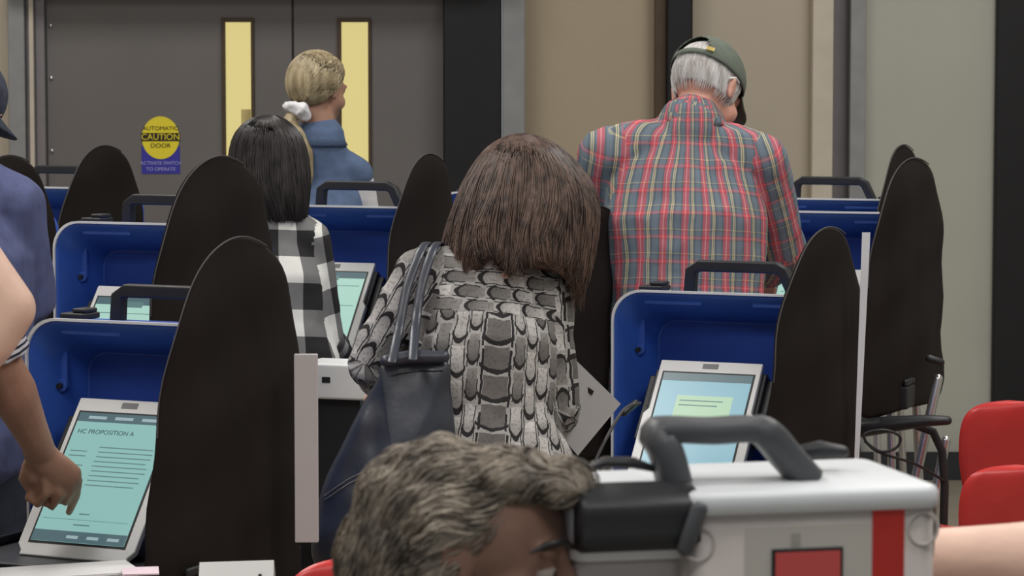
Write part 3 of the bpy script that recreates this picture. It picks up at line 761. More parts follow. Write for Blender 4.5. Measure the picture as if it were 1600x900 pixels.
# arched carry handle: flat band
def hpnt(px_, py_, D_): return iv @ P(px_, py_, D_)
path = [hpnt(1054, 756, 2.975), hpnt(1040, 705, 2.975), hpnt(1024, 676, 2.98), hpnt(1050, 671, 2.985), hpnt(1110, 673, 2.99), hpnt(1165, 670, 3.0), hpnt(1196, 676, 3.0), hpnt(1228, 712, 3.01), hpnt(1262, 750, 3.02)]
path = [Vector(q) for q in catmull([tuple(p) for p in path], 4)]
bm = bmesh.new(); rg = []
for i, p in enumerate(path):
    t_ = i/(len(path)-1); tg = (path[min(i+1, len(path)-1)] - path[max(i-1, 0)]).normalized()
    wd = .013 if .22 < t_ < .7 else .016; dp = .026
    nrm = Vector((tg.z, 0, -tg.x)).normalized(); yv = Vector((0, 1, 0))
    rg.append([p + nrm*wd*c1 + yv*dp*c2 for c1, c2 in ((1, .6), (.6, 1), (-.6, 1), (-1, .6), (-1, -.6), (-.6, -1), (.6, -1), (1, -.6))])
rings_loft(bm, rg); obj('carry_handle', bm, M['handleg'], e, True)
bm = bmesh.new(); tube(bm, [hpnt(915, 733, 2.98), hpnt(945, 722, 2.98), hpnt(990, 723, 2.98), hpnt(1026, 734, 2.98)], [.006, .011, .011, .006], 14, Vector((0, 1, 0)), .55); obj('lid_latch', bm, M['blackp'], e, True)
bm = bmesh.new(); tube(bm, [hpnt(1240, 706, 3.07), hpnt(1280, 702, 3.07), hpnt(1318, 706, 3.07)], [.007, .012, .008], 14, Vector((0, 1, 0)), .8); obj('lid_knob', bm, M['blackp'], e, True)

# ------------------------------------------------------------------ people
def basis(fwd, up=(0, 0, 1)):
    f = Vector(fwd).normalized(); r_ = f.cross(Vector(up)).normalized(); u = r_.cross(f)
    return Matrix(((r_.x, f.x, u.x), (r_.y, f.y, u.y), (r_.z, f.z, u.z)))   # columns right, forward, up
def add_head(bm, c, Bm, s=1.0, ears=True):
    q = lambda x, y, z: c + Bm @ (Vector((x, y, z))*s)
    ell(bm, q(0, -.008, .022), .076*s, .096*s, .088*s, Bm, 32)
    ell(bm, q(0, .030, -.025), .062*s, .064*s, .075*s, Bm, 24)
    ell(bm, q(0, .042, -.078), .042*s, .040*s, .032*s, Bm, 20)
    ell(bm, q(0, .078, -.102), .020*s, .016*s, .015*s, Bm, 16)           # chin
    for sx in (-1, 1):
        ell(bm, q(sx*.040, .055, -.035), .026*s, .030*s, .028*s, Bm, 16)  # cheek
        ell(bm, q(sx*.030, .083, .020), .028*s, .010*s, .008*s, Bm, 16)   # brow
        ell(bm, q(sx*.032, .079, .003), .016*s, .013*s, .0085*s, Bm, 16)   # eyelid
        ell(bm, q(sx*.018, .096, -.036), .011*s, .010*s, .009*s, Bm, 14)  # nostril wing
        if ears:
            ell(bm, q(sx*.080, -.004, -.008), .007*s, .018*s, .032*s, Bm @ Matrix.Rotation(R(sx*14), 3, 'Z'), 16)
            ell(bm, q(sx*.086, -.012, .004), .005*s, .013*s, .020*s, Bm @ Matrix.Rotation(R(sx*24), 3, 'Z'), 14)
    tube(bm, [q(0, .086, .012), q(0, .098, -.012), q(0, .110, -.034)], [.008*s, .010*s, .0125*s], 14, Bm @ Vector((1, 0, 0)))
    for dz, rx in ((-.060, .022), (-.070, .019)):
        ell(bm, q(0, .090, dz), rx*s, .011*s, .006*s, Bm, 16)
def add_hand(bm, wr, d, pn, side, curl=30, s=1.0):
    """palm from the wrist along d; pn = palm normal (towards the palm side); side: +1 thumb at d x pn side"""
    d = Vector(d).normalized(); pn = Vector(pn); pn = (pn - d*pn.dot(d)).normalized(); sd = d.cross(pn)*side
    tube(bm, [wr - d*.01, wr + d*.03*s, wr + d*.062*s, wr + d*.088*s], [.026*s, .036*s, .041*s, .038*s], 16, sd, [.7, .45, .36, .30])
    lens = (.070, .078, .073, .058)
    for k in range(4):
        o_ = (.030 - .020*k)*s; base = wr + d*.080*s + sd*o_; L = lens[k]*s; a = 0; p = base; pts = [base - d*.02*s, p]
        for seg, fr in ((.45, .6), (.32, 1.0), (.23, .9)):
            a += R(curl*fr); p = p + (d*math.cos(a) + pn*math.sin(a) + sd*(.06*(1.5-k)))*L*seg; pts.append(p)
        tube(bm, pts, [.0098*s, .0098*s, .0088*s, .0080*s, .0070*s], 10)
    b0 = wr + d*.022*s + sd*.026*s
    tube(bm, [b0, b0 + (d*.6+sd*.8)*.034*s + pn*.008, b0 + (d*.95+sd*.9)*.050*s + pn*.016, b0 + (d*1.35+sd*.8)*.062*s + pn*.024], [.014*s, .0125*s, .0105*s, .009*s], 10)
def torso_tube(bm, J, k=1.0, inflate=0.0, top=True, hem=0):
    hp, wa, ch, shl, nk = J['hip'], J['waist'], J['chest'], J['upper'], J['neck']
    sd = (J['sr'] - J['sl']).normalized(); b = J['build']
    pts = [hp + Vector((0, 0, -.06)), hp, wa, ch, shl, shl.lerp(nk, .55)]
    ra = [b['hip']*.92, b['hip'], b['waist'], b['chest'], b['upper'], .085]
    fl = [.80, .78, .76, .68, .58, .85]
    if hem:
        ra[0] = b['hip']*1.04+hem; ra[1] = b['hip']+hem; pts[0] = hp + Vector((0, 0, -.13)); fl[0] = .84; fl[1] = .80
    if hem: pts.append(shl.lerp(nk, .86)); ra.append(.074); fl.append(.95)
    if top: pts.append(nk); ra.append(.060); fl.append(.95)
    tube(bm, pts, [r_+inflate for r_ in ra], 32, sd, fl)
    for S_, a in (('sl', -1), ('sr', 1)):
        tube(bm, [shl.lerp(nk, .45), shl.lerp(J[S_], .55) + (nk-shl)*.24, J[S_]], [.058+inflate, (b['arm']*1.0)+.004+inflate, b['arm']+inflate], 20)
def human(label, J, skin, top, bottom, parts, bones=None, voxel=.008, head=True, sleeves='long', fold=.006, hs=1.0, group=None, hands=True, handfn=None, shirt_name='shirt', sitting=False):
    bd = J['build']; Bh = J['hb']; ar = bd['arm']
    bm = bmesh.new(); torso_tube(bm, J)
    tube(bm, [J['neck'] - (J['head']-J['neck'])*.3, J['neck'], J['head'] - Bh @ Vector((0, .015, .05))], [.062, .056, .054], 20)
    add_head(bm, J['head'], Bh, hs)
    for a in ('l', 'r'):
        S_, E_, W_ = J['s'+a], J['e'+a], J['w'+a]
        tube(bm, [S_, S_.lerp(E_, .3), S_.lerp(E_, .75), E_], [ar*.93, ar*.95, ar*.80, ar*.74], 18)
        tube(bm, [E_, E_.lerp(W_, .28), E_.lerp(W_, .7), W_], [ar*.74, ar*.80, ar*.60, ar*.50], 18)
        if handfn and handfn(a, bm): continue
        d = (W_-E_).normalized()
        add_hand(bm, W_, J.get('hd'+a, d), J.get('pn'+a, Vector((0, 0, -1)) if abs(d.z) < .8 else Vector((0, 1, 0))), 1 if a == 'l' else -1, 28)
    for a, sg in (('l', -1), ('r', 1)):
        sd = (J['sr']-J['sl']); sd.z = 0; sd.normalize()
        H_ = J['hip'] + sd*sg*.085 + Vector((0, 0, -.05)); Kn = J['k'+a]; A_ = J['a'+a]
        tube(bm, [H_, H_.lerp(Kn, .3), Kn], [.088, .086, .058], 18); tube(bm, [Kn, Kn.lerp(A_, .3), A_], [.058, .060, .040], 18)
    me = remesh(bm, voxel, 4)
    body = meshobj('person', me, skin, None, True); tag(body, label, 'person', group)
    # top garment
    bm = bmesh.new(); J2 = dict(J); torso_tube(bm, J2, inflate=.013, top=False, hem=.012)
    bl = [(J['hip'], J['neck'], J['back'], bd['chest'], bd['chest']*.72, .45)]
    for a in ('l', 'r'):
        S_, E_, W_ = J['s'+a], J['e'+a], J['w'+a]
        if sleeves == 'long':
            tube(bm, [S_, S_.lerp(E_, .4), E_, E_.lerp(W_, .45), E_.lerp(W_, .93)], [ar+.012, ar+.008, ar+.003, ar*.84+.004, ar*.62+.008], 22)
            bl.append((E_, W_, J['back'], ar+.01, ar*.9, 0, .1))
        elif sleeves == 'short':
            tube(bm, [S_, S_.lerp(E_, .4), S_.lerp(E_, .62)], [ar+.012, ar+.012, ar+.014], 22, capround=False)
        if sleeves != 'none': bl.append((S_, E_, J['back'], ar+.01, ar*.9, 1.0, .075))
    me = remesh(bm, voxel, 5, folds(fold))
    bone_uv(me, bl)
    meshobj(shirt_name, me, top, body, True)
    # trousers
    bm = bmesh.new(); sd = (J['sr']-J['sl']); sd.z = 0; sd.normalize()
    tube(bm, [J['hip'] + Vector((0, 0, .0)), J['hip'] - Vector((0, 0, .08))], [bd['hip']-.004, bd['hip']+.002], 28, sd, .80)
    for a, sg in (('l', -1), ('r', 1)):
        H_ = J['hip'] + sd*sg*.085 + Vector((0, 0, -.05)); Kn = J['k'+a]; A_ = J['a'+a]
        tube(bm, [H_, H_.lerp(Kn, .4), Kn, Kn.lerp(A_, .5), A_], [.098, .094, .072, .068, .062], 20)
    me = remesh(bm, .011, 4, folds(.004)); meshobj('trousers', me, bottom, body, True)
    for a in ('l', 'r'):
        A_ = J['a'+a]; f_ = J.get('ft', -Vector(J['back'])); f_ = Vector((f_.x, f_.y, 0)).normalized()
        bm = bmesh.new(); tube(bm, [Vector((A_.x, A_.y, .048)) - f_*.045, Vector((A_.x, A_.y, .052)), Vector((A_.x, A_.y, .040)) + f_*.09, Vector((A_.x, A_.y, .032)) + f_*.16], [.038, .045, .044, .036], 16, f_.cross(Vector((0, 0, 1))), [.95, .98, .75, .62])
        for v in bm.verts: v.co.z = max(v.co.z, .002)
        meshobj('shoe', remesh(bm, .008, 3), M['blackp'], body, True)
    return body
def joints(head, hb, neck, sl, sr, el, er, wl, wr, hip, build, back=(0, -1, 0), stance=.12, fwd=None, kfwd=0.03):
    J = dict(head=head, hb=hb, neck=neck, sl=sl, sr=sr, el=el, er=er, wl=wl, wr=wr, hip=hip, build=build, back=Vector(back))
    mid = (sl+sr)/2; J['upper'] = mid.lerp(hip, .06); J['chest'] = mid.lerp(hip, .34) + Vector(back)*.02; J['waist'] = mid.lerp(hip, .70) + Vector(back)*.01
    f_ = -Vector(back); f_.z = 0; f_.normalize(); sd = (sr-sl); sd.z = 0; sd.normalize()
    for a, sg in (('l', -1), ('r', 1)):
        J['a'+a] = Vector((hip.x, hip.y, .09)) + sd*sg*stance + f_*.02
        J['k'+a] = Vector((hip.x, hip.y, hip.z*.53)) + sd*sg*stance*.9 + f_*kfwd
    return J
def strands_mesh(name, paths, wdt, m, parent):
    """each path -> thin three-sided tapering lock"""
    verts = []; faces = []
    for pth, w_ in paths:
        n = len(pth); b0 = len(verts)
        for i, p in enumerate(pth):
            t_ = (pth[min(i+1, n-1)] - pth[max(i-1, 0)])
            if t_.length < 1e-6: t_ = Vector((0, 0, -1))
            t_.normalize(); a = t_.orthogonal().normalized(); c_ = t_.cross(a); r_ = wdt*w_*(1 - .75*(i/(n-1))**3)*(0.35 + .65*min(1, i/2))
            for k in range(3):
                an = 2*math.pi*k/3; verts.append(p + a*r_*math.cos(an) + c_*r_*math.sin(an))
        for i in range(n-1):
            for k in range(3):
                q = b0+i*3; k2 = (k+1) % 3; faces.append((q+k, q+k2, q+3+k2, q+3+k))
    me = bpy.data.meshes.new(name); me.from_pydata([tuple(v) for v in verts], [], faces); me.update(); me.shade_smooth()
    return me
def ring_hair(name, rings, m, parent, count=1300, wdt=.0016, wave=.010, tmax=(.86, 1.04), endfn=None, seed=1, base=True, lump=.008):
    """rings: (y, xl, xr, halfdepth, D) top to bottom in photo px; hair falls along the meridians"""
    rg = [(( (a[1]+a[2])/2, a[0]), (a[2]-a[1])/2, a[3], a[4]) for a in rings]
    R_ = []
    for (cx, cy), hw_, hd, D_ in rg:
        c = P(cx, cy, D_); R_.append((c.x, c.y, c.z, hw_*K*D_, hd))
    Rc = catmull(R_, 5); nn = len(Rc)
    def pos(t, ph, k=1.0):
        f = max(0, min(.9999, t))*(nn-1); i = int(f); fr = f-i; a, b = Rc[i], Rc[i+1]
        c = [a[j]+(b[j]-a[j])*fr for j in range(5)]
        return Vector((c[0] + c[3]*k*math.cos(ph), c[1] + c[4]*k*math.sin(ph), c[2])) + Vector((0, 0, -.12*max(0, t-1)))
    r2 = random.Random(seed)
    bm = bmesh.new(); N = 48; G = []
    for i in range(nn):
        t = i/(nn-1)
        tt = t if endfn is None else t
        G.append([pos(t*.985, 2*math.pi*k/N, .955 + .02*noise.noise(Vector((math.cos(2*math.pi*k/N)*2.6, math.sin(2*math.pi*k/N)*2.6, t*1.4+seed)))) + Vector((0, 0, (0 if endfn is None else (t**3)*endfn(2*math.pi*k/N)))) for k in range(N)])
    rings_loft(bm, G)
    me0 = bpy.data.meshes.new('b'); bmesh.ops.recalc_face_normals(bm, faces=bm.faces); bm.to_mesh(me0); bm.free(); me0.shade_smooth()
    hb = meshobj(name, me0, m, parent, True)
    paths = []
    for k in range(count):
        ph = r2.uniform(0, 2*math.pi); ln = r2.uniform(*tmax); k0 = r2.uniform(.955, 1.02); w1 = r2.uniform(0, 6.3); t0 = r2.choice([0, 0, r2.uniform(0, .5)])
        cl = noise.noise(Vector((math.cos(ph)*5, math.sin(ph)*5, seed))) ; pth = []
        for i in range(13):
            t = t0 + (ln-t0)*i/12
            p_ = pos(t, ph + .10*math.sin(t*7 + w1*.25 + cl*4)*t + .05*cl, k0 + (wave/.1)*.18*math.sin(t*11+w1)*t*t + .02*cl)
            if endfn: p_ = p_ + Vector((0, 0, (t**3)*endfn(ph)))
            pth.append(p_)
        paths.append((pth, r2.uniform(.6, 1.5)))
    meshobj(name + '_lock', strands_mesh('s', paths, wdt, m, parent), m, hb, True)
    return hb
def shell(c, Bm, rx, ry, rz, az0, az1, el0, el1, na=36, ne=14, keep=None, elfn=None):
    """patch of an ellipsoid; azimuth measured from the back (0) round, elevation above the brim plane"""
    bm = bmesh.new(); G = {}
    for i in range(na+1):
        for j in range(ne+1):
            az = R(az0 + (az1-az0)*i/na); e0 = el0 if elfn is None else elfn(math.degrees(az)); el_ = R(e0 + (el1-e0)*j/ne)
            G[i, j] = bm.verts.new(c + Bm @ Vector((math.sin(az)*math.cos(el_)*rx, -math.cos(az)*math.cos(el_)*ry, math.sin(el_)*rz)))
    for i in range(na):
        for j in range(ne):
            az = az0 + (az1-az0)*(i+.5)/na; e0 = el0 if elfn is None else elfn(az); el_ = e0 + (el1-e0)*(j+.5)/ne
            if keep is None or keep(az, el_): bm.faces.new((G[i, j], G[i+1, j], G[i+1, j+1], G[i, j+1]))
    bmesh.ops.remove_doubles(bm, verts=bm.verts, dist=1e-5)
    loose = [v for v in bm.verts if not v.link_faces]
    bmesh.ops.delete(bm, geom=loose, context='VERTS')
    return bm
def cap(parent, c, Bm, m, s=1.0):
    """baseball cap worn on the head, adjustable strap at the back; Bm = head basis"""
    Bc = Bm @ Matrix.Rotation(R(-4), 3, 'X'); cc = c + Bm @ Vector((0, -.006*s, .030*s))
    bm = shell(cc, Bc, .090*s, .110*s, .100*s, -180, 180, -4, 90, 72, 24, keep=lambda az, el: not (abs(az) < 34 and 5 < el < 5 + 34*math.sqrt(max(0, 1-(az/34)**2))))
    o = obj('cap', bm, m, parent, True); so = o.modifiers.new('s', 'SOLIDIFY'); so.thickness = .0022
    bm = bmesh.new(); N = 20; rows = []
    for i in range(N+1):
        a = R(-52 + 104*i/N); row = []
        for t_ in (0, .35, .7, 1):
            ext = 1 + t_*.62*math.cos(a*1.25)
            row.append(bm.verts.new(cc + Bc @ (Vector((math.sin(a)*.088*(1+t_*.08), math.cos(a)*.108*ext, -.004 - t_*.012 - .028*(math.sin(a)**2)*(.4+t_)))*s)))
        rows.append(row)
    for a, b in zip(rows, rows[1:]):
        for k in range(3): bm.faces.new((a[k], a[k+1], b[k+1], b[k]))
    v_ = obj('cap_visor', bm, m, o, True); so = v_.modifiers.new('s', 'SOLIDIFY'); so.thickness = .003
    bm = bmesh.new(); ell(bm, cc + Bc @ Vector((0, 0, .1*s)), .007, .007, .004, None, 12); obj('cap_button', bm, m, o, True)
    return o, cc, Bc

from mathutils.bvhtree import BVHTree
def flow_hair(base, c, Bm, flow, count, steps, step, m, wdt, seed, keep, off=.003, name='hair_lock'):
    me = base.data; bv = BVHTree.FromPolygons([v.co.copy() for v in me.vertices], [tuple(p.vertices) for p in me.polygons])
    r_ = random.Random(seed); out = []; Bt = Bm.transposed(); vs2 = me.vertices; nv = len(vs2)
    while len(out) < count:
        v = vs2[r_.randrange(nv)]; p = v.co.copy(); l_ = Bt @ (p-c)
        if not keep(l_): continue
        q_ = []; o_ = r_.uniform(0, off); w1 = r_.uniform(-.5, .5)
        for i in range(steps):
            loc, nr, idx, ds = bv.find_nearest(p)
            if loc is None: break
            o2 = o_ + off*.8*math.sin(i*.8 + w1*4)
            q_.append(loc + nr*max(.0002, o2)); l_ = Bt @ (loc-c); f_ = Bm @ (flow(l_, w1)); f_ = f_ - nr*f_.dot(nr)
            if f_.length < 1e-5: break
            p = loc + f_.normalized()*step
        if len(q_) > 3: out.append((q_, r_.uniform(.5, 1.7)))
    return meshobj(name, strands_mesh('s', out, wdt, None, None), m, base, True)
def simple_hair(body, c, Bm, m, s_=1.0, low=-48):
    bm = shell(c + Bm @ Vector((0, -.008*s_, .024*s_)), Bm, .084*s_, .105*s_, .098*s_, -180, 180, -40, 90, 48, 20, elfn=lambda az: low + (min(1, max(0, abs(az)-80)/60))*(95-low-25))
    h_ = obj('hair', bm, m, body, True); so = h_.modifiers.new('s', 'SOLIDIFY'); so.thickness = .012; so.offset = -1; return h_

# --- man in plaid shirt and olive cap
D = 7.65
hb = basis((.50, .62, -.56), (.12, .30, .9))
J = joints(P(1103, 140, D+.06), hb, P(1082, 184, D), P(946, 243, D), P(1188, 252, D), P(930, 390, D+.16), P(1222, 392, D+.12), P(1120, 430, D+.42), P(1200, 428, D+.40),
           P(1075, 545, D-.08), dict(hip=.185, waist=.190, chest=.205, upper=.185, arm=.060), back=(.03, -1, .05))
man = human('man seen from behind in red and blue plaid shirt and olive cap, head bowed', J, M['skin_rosy'], M['plaid'], M['khaki'], None, shirt_name='plaid_shirt', hs=1.1, fold=.007, voxel=.007)
c_, cc, Bc = cap(man, J['head'], hb, M['capgreen'], 1.1)
hc = J['head'] + hb @ Vector((0, -.007, .024))
bm = shell(hc, hb, .0895, .1125, .1055, -112, 112, -34, 60, 40, 24)
h_ = obj('hair', bm, M['hair_white'], man, True); so = h_.modifiers.new('s', 'SOLIDIFY'); so.thickness = .004
pth = []; r2 = random.Random(5)
for k in range(1500):
    az = R(r2.uniform(-118, 118)); el_ = r2.uniform(-34, 45); q = []
    for i in range(4):
        ee = R(el_ - i*5); kk = 1 + .010*i/3*r2.uniform(.6, 1.6); q.append(hc + hb @ Vector((math.sin(az)*math.cos(ee)*.090*kk, -math.cos(az)*math.cos(ee)*.113*kk, math.sin(ee)*.106*kk)))
    pth.append((q, 1))
meshobj('hair_lock', strands_mesh('s', pth, .0009, None, None), M['hair_white'], h_, True)
bm = bmesh.new(); box(bm, -.011, .011, -.002, .002, -.006, .006, Matrix.Translation(cc + Bc @ Vector((.060, -.104, .010))) @ (Bc @ Matrix.Rotation(R(32), 3, 'Z')).to_4x4())
obj('strap_buckle', bm, M['brass'], c_, bevel=.001)
bm = bmesh.new(); q = lambda x, y, z: J['head'] + hb @ Vector((x, y, z))
tube(bm, [q(.094, -.034, .004), q(.097, -.015, .018), q(.093, .010, .020)], .0030, 8)
obj('spectacle_arm', bm, M['spec'], man, True)
# shirt collar
bm = bmesh.new(); nk = J['neck']; rg = []
ax = (J['head'] - hb @ Vector((0, .02, .06)) - nk).normalized(); 
tube(bm, [nk - Vector((0, 0, .020)), nk - Vector((0, 0, .006)), nk + ax*.010, nk + ax*.016], [.090, .086, .080, .077], 28, Vector((1, 0, 0)), .95, capround=False)
me = bpy.data.meshes.new('c'); bmesh.ops.recalc_face_normals(bm, faces=bm.faces); bm.to_mesh(me); bm.free(); bone_uv(me, [(nk - ax*.2, nk + ax*.2, Vector((0, -1, 0)), .08, 0)])
meshobj('collar', me, M['plaid'], man, True)

# --- woman in snakeskin print blouse
D = 6.32
hb = basis((.25, .75, -.62), (0, .4, .9))
J = joints(P(822, 300, D+.13), hb, P(788, 402, D+.02), P(658, 432, D), P(852, 462, D+.02), P(575, 572, D-.03), P(868, 640, D-.02), P(612, 606, D+.26), P(876, 652, D+.20),
           P(765, 735, D-.10), dict(hip=.165, waist=.135, chest=.150, upper=.140, arm=.049), back=(0, -1, .1))
sw_ = human('woman from behind with brown shoulder length hair and grey snakeskin print blouse, bent forward', J, M['skin'], M['snake'], M['jeans'], None, shirt_name='snakeskin_blouse', fold=.007, voxel=.007, hs=.95)
def ef(ph):   # ends: left and right lobes hang lower than the middle of the back
    return -.030*math.cos(2*ph) - .004 + .014*math.sin(5*ph) + .010*math.sin(9*ph+1)
ring_hair('hair', [(209, 806, 828, .02, D+.16), (218, 780, 856, .06, D+.15), (240, 752, 888, .095, D+.14), (280, 726, 920, .115, D+.12), (325, 708, 934, .120, D+.08), (368, 694, 930, .120, D+.05), (402, 694, 920, .115, D+.02), (424, 704, 908, .10, D)], M['hair_brown'], sw_, 3800, .0014, .030, (.80, 1.14), ef, seed=3)

# --- her black bag, hung from the left shoulder
D = 6.10
bag = empty('shoulder_bag', (0, 0, 0)); c0 = P(600, 720, D); bag.location = c0
tag(bag, 'slouchy black leather bag hanging from the left shoulder of the snakeskin blouse', 'bag')
iv = parent_inv(bag)
out = [(604, 566), (694, 562), (704, 610), (712, 680), (716, 760), (706, 850), (660, 905), (590, 915), (520, 905), (488, 872), (492, 815), (506, 755), (532, 700), (562, 640), (590, 592)]
out = catmull(out, 5, True)
def to3(u, v, w_): 
    q = iv @ P(u, v, D)
    k_ = (v-560)/340; a = noise.noise(Vector((u*.014 + v*.006, v*.006, 3))); b = noise.noise(Vector((u*.03, v*.022, 9)))
    return q + Vector((0, -w_*(.45+.75*max(0, min(1, k_))) - (.020*a + .007*b)*(1 if w_ > .002 else 0), 0))
bm = bmesh.new(); pillow(bm, out, .050, .075, to3, 16, .5, (620, 740)); obj('bag_body', bm, M['leather'], bag, True)
bm = bmesh.new(); tube(bm, [to3(u, v, .045) for u, v in ((604, 562), (640, 557), (694, 556))], [.013, .015, .013], 14, Vector((0, 0, 1)), 1.0); obj('bag_top_band', bm, M['leather'], bag, True)
def on_bag(u, v):
    q = to3(u, v, 0); return q
def surf(u, v, off=.002):
    # march to the pillow surface: same profile as pillow()
    cu, cv = 620, 740; best = 1e9; ang = math.atan2(v-cv, u-cu); r0 = math.hypot(u-cu, v-cv); rm = 1
    for pu, pv in out:
        da = abs((math.atan2(pv-cv, pu-cu) - ang + math.pi) % (2*math.pi) - math.pi)
        if da < best: best = da; rm = math.hypot(pu-cu, pv-cv)
    s_ = min(.999, r0/rm); return to3(u, v, .075*(1-s_*s_)**.5) + Vector((0, -off, 0))
for dv in (0, 7):
    bm = bmesh.new(); tube(bm, [surf(u, v+dv) for u, v in catmull([(508, 772), (545, 745), (590, 722), (615, 700), (640, 690), (672, 690), (704, 704)], 6)], .0011, 6); obj('bag_stitching', bm, M['stitch'], bag, True)
bm = bmesh.new(); tube(bm, [surf(u, v, .001) for u, v in catmull([(612, 586), (650, 580), (692, 578)], 6)], .0016, 6); obj('bag_seam', bm, M['blackp'], bag, True)
for i, pts in enumerate(([(612, 566, 6.03), (622, 520, 6.16), (636, 450, 6.215), (656, 396, 6.27), (668, 380, 6.34), (676, 400, 6.42)], [(645, 562, 6.03), (650, 500, 6.18), (660, 440, 6.225), (676, 392, 6.27), (686, 380, 6.34), (690, 400, 6.42)])):
    bm = bmesh.new(); tube(bm, [iv @ P(*q) for q in catmull(pts, 5)], .0105, 10, Vector((1, 0, 0)), .35); obj('bag_strap', bm, M['leather'], bag, True)

# --- the white card in her right hand
cdp = [(868, 545), (900, 563), (970, 631), (903, 712), (850, 650)]
bm = bmesh.new(); Dc = 6.50; rg = []
for dd in (0, .0012): rg.append([P(u, v, Dc+dd + (u-900)*.0006) - P(900, 640, Dc) for u, v in cdp])
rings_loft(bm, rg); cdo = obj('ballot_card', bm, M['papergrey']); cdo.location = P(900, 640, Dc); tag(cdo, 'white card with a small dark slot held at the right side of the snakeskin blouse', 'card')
bm = bmesh.new(); rg = []
for dd in (-.001, 0): rg.append([P(u, v, Dc+dd+.012) - P(900, 640, Dc) for u, v in ((912, 600), (928, 611), (925, 618), (909, 607))])
rings_loft(bm, rg); obj('card_slot', bm, M['sblack'], cdo)

# --- woman in the buffalo check shirt
D = 8.05
hb = basis((.15, .9, -.4))
J = joints(P(422, 250, D+.05), hb, P(428, 322, D), P(352, 372, D), P(482, 378, D), P(335, 470, D+.05), P(505, 528, D+.02), P(380, 500, D+.28), P(532, 552, D+.28),
           P(425, 560, D-.05), dict(hip=.165, waist=.145, chest=.150, upper=.140, arm=.052), back=(0, -1, .05))
cw = human('woman from behind with dark hair in black and white buffalo check shirt', J, M['skin'], M['checker'], M['blackcloth'], None, shirt_name='checked_shirt', fold=.005, hs=.95)
ring_hair('hair', [(180, 408, 432, .02, D+.07), (190, 385, 450, .06, D+.07), (212, 366, 470, .09, D+.06), (245, 358, 481, .10, D+.05), (285, 358, 484, .10, D+.02), (318, 372, 482, .095, D), (345, 384, 480, .08, D-.01)], M['hair_black'], cw, 2200, .0016, .006, (.86, 1.03), None, seed=5)

# --- blonde woman by the door
D = 9.35
hb = basis((.62, .76, -.12))
J = joints(P(497, 140, D+.02), hb, P(500, 208, D), P(432, 268, D), P(556, 272, D+.03), P(425, 380, D+.1), P(577, 380, D+.10), P(470, 400, D+.33), P(560, 410, D+.33),
           P(500, 480, D-.02), dict(hip=.160, waist=.135, chest=.145, upper=.130, arm=.044), back=(-.3, -.95, .0))
bw = human('blonde woman from behind in a blue denim vest, hair tied in a low ponytail', J, M['skin_tan'], M['denim'], M['jeans'], None, shirt_name='denim_vest', sleeves='none', fold=.003, hs=1.0)
for a in ('l', 'r'):
    S_, E_, W_ = J['s'+a], J['e'+a], J['w'+a]; bm = bmesh.new(); tube(bm, [S_.lerp(E_, .16), S_.lerp(E_, .5), E_, E_.lerp(W_, .9)], [.055, .054, .050, .040], 18); meshobj('white_sleeve', remesh(bm, .009, 3, folds(.004)), M['whitecloth'], bw, True)
bm = bmesh.new(); nk = J['neck']; tube(bm, [nk - Vector((0, 0, .040)), nk + Vector((0, 0, -.008)), nk + Vector((0, 0, .002))], [.092, .074, .073], 24, capround=False); obj('vest_collar', bm, M['denim'], bw, True)
hc = J['head'] + hb @ Vector((0, -.008, .024)); tie = P(462, 172, D-.05)
bm = shell(hc, hb, .090, .110, .102, -180, 180, -40, 90, 48, 24, elfn=lambda az: -36 + (min(1, max(0, abs(az)-70)/70))*82)
h_ = obj('hair', bm, M['hair_blonde'], bw, True); so = h_.modifiers.new('s', 'SOLIDIFY'); so.thickness = .008; so.offset = -1
r2 = random.Random(11); pth = []
tl = (hb.transposed() @ (tie - hc)); 
for k in range(1700):
    az = R(r2.uniform(-150, 150)); e0 = r2.uniform(-10, 85); ad = abs(math.degrees(az))
    if e0 < -36 + (min(1, max(0, ad-70)/70))*82: continue
    v0 = Vector((math.sin(az)*math.cos(R(e0)), -math.cos(az)*math.cos(R(e0)), math.sin(R(e0)))); v1 = Vector((tl.x/.09, tl.y/.11, tl.z/.102)).normalized(); q = []
    for i in range(9):
        t_ = i/8*r2.uniform(.97, 1); vv_ = v0.lerp(v1, t_).normalized(); kk = 1.0 + .02*math.sin(t_*3.1) + r2.uniform(0, .004)
        q.append(hc + hb @ Vector((vv_.x*.0915*kk, vv_.y*.1115*kk, vv_.z*.1035*kk)))
    pth.append((q, r2.uniform(.7, 1.4)))
meshobj('hair_lock', strands_mesh('s', pth, .0017, None, None), M['hair_blonde'], h_, True)
bm = bmesh.new(); tube(bm, [tie, P(452, 190, D-.08), P(462, 210, D-.09), P(476, 240, D-.09), P(480, 275, D-.09), P(478, 300, D-.08)], [.018, .024, .026, .026, .020, .008], 16)
pt = meshobj('ponytail', remesh(bm, .006, 3, folds(.004, (60, 60, 8), 60)), M['hair_blonde'], bw, True)
bm = bmesh.new(); tube(bm, [P(446, 166, D-.06), P(458, 167, D-.085), P(470, 170, D-.09), P(476, 180, D-.075)], [.010, .018, .026, .020], 16)
meshobj('hair_scrunchie', remesh(bm, .006, 2, folds(.006, (50, 50, 50), 70)), M['whitecloth'], bw, True)

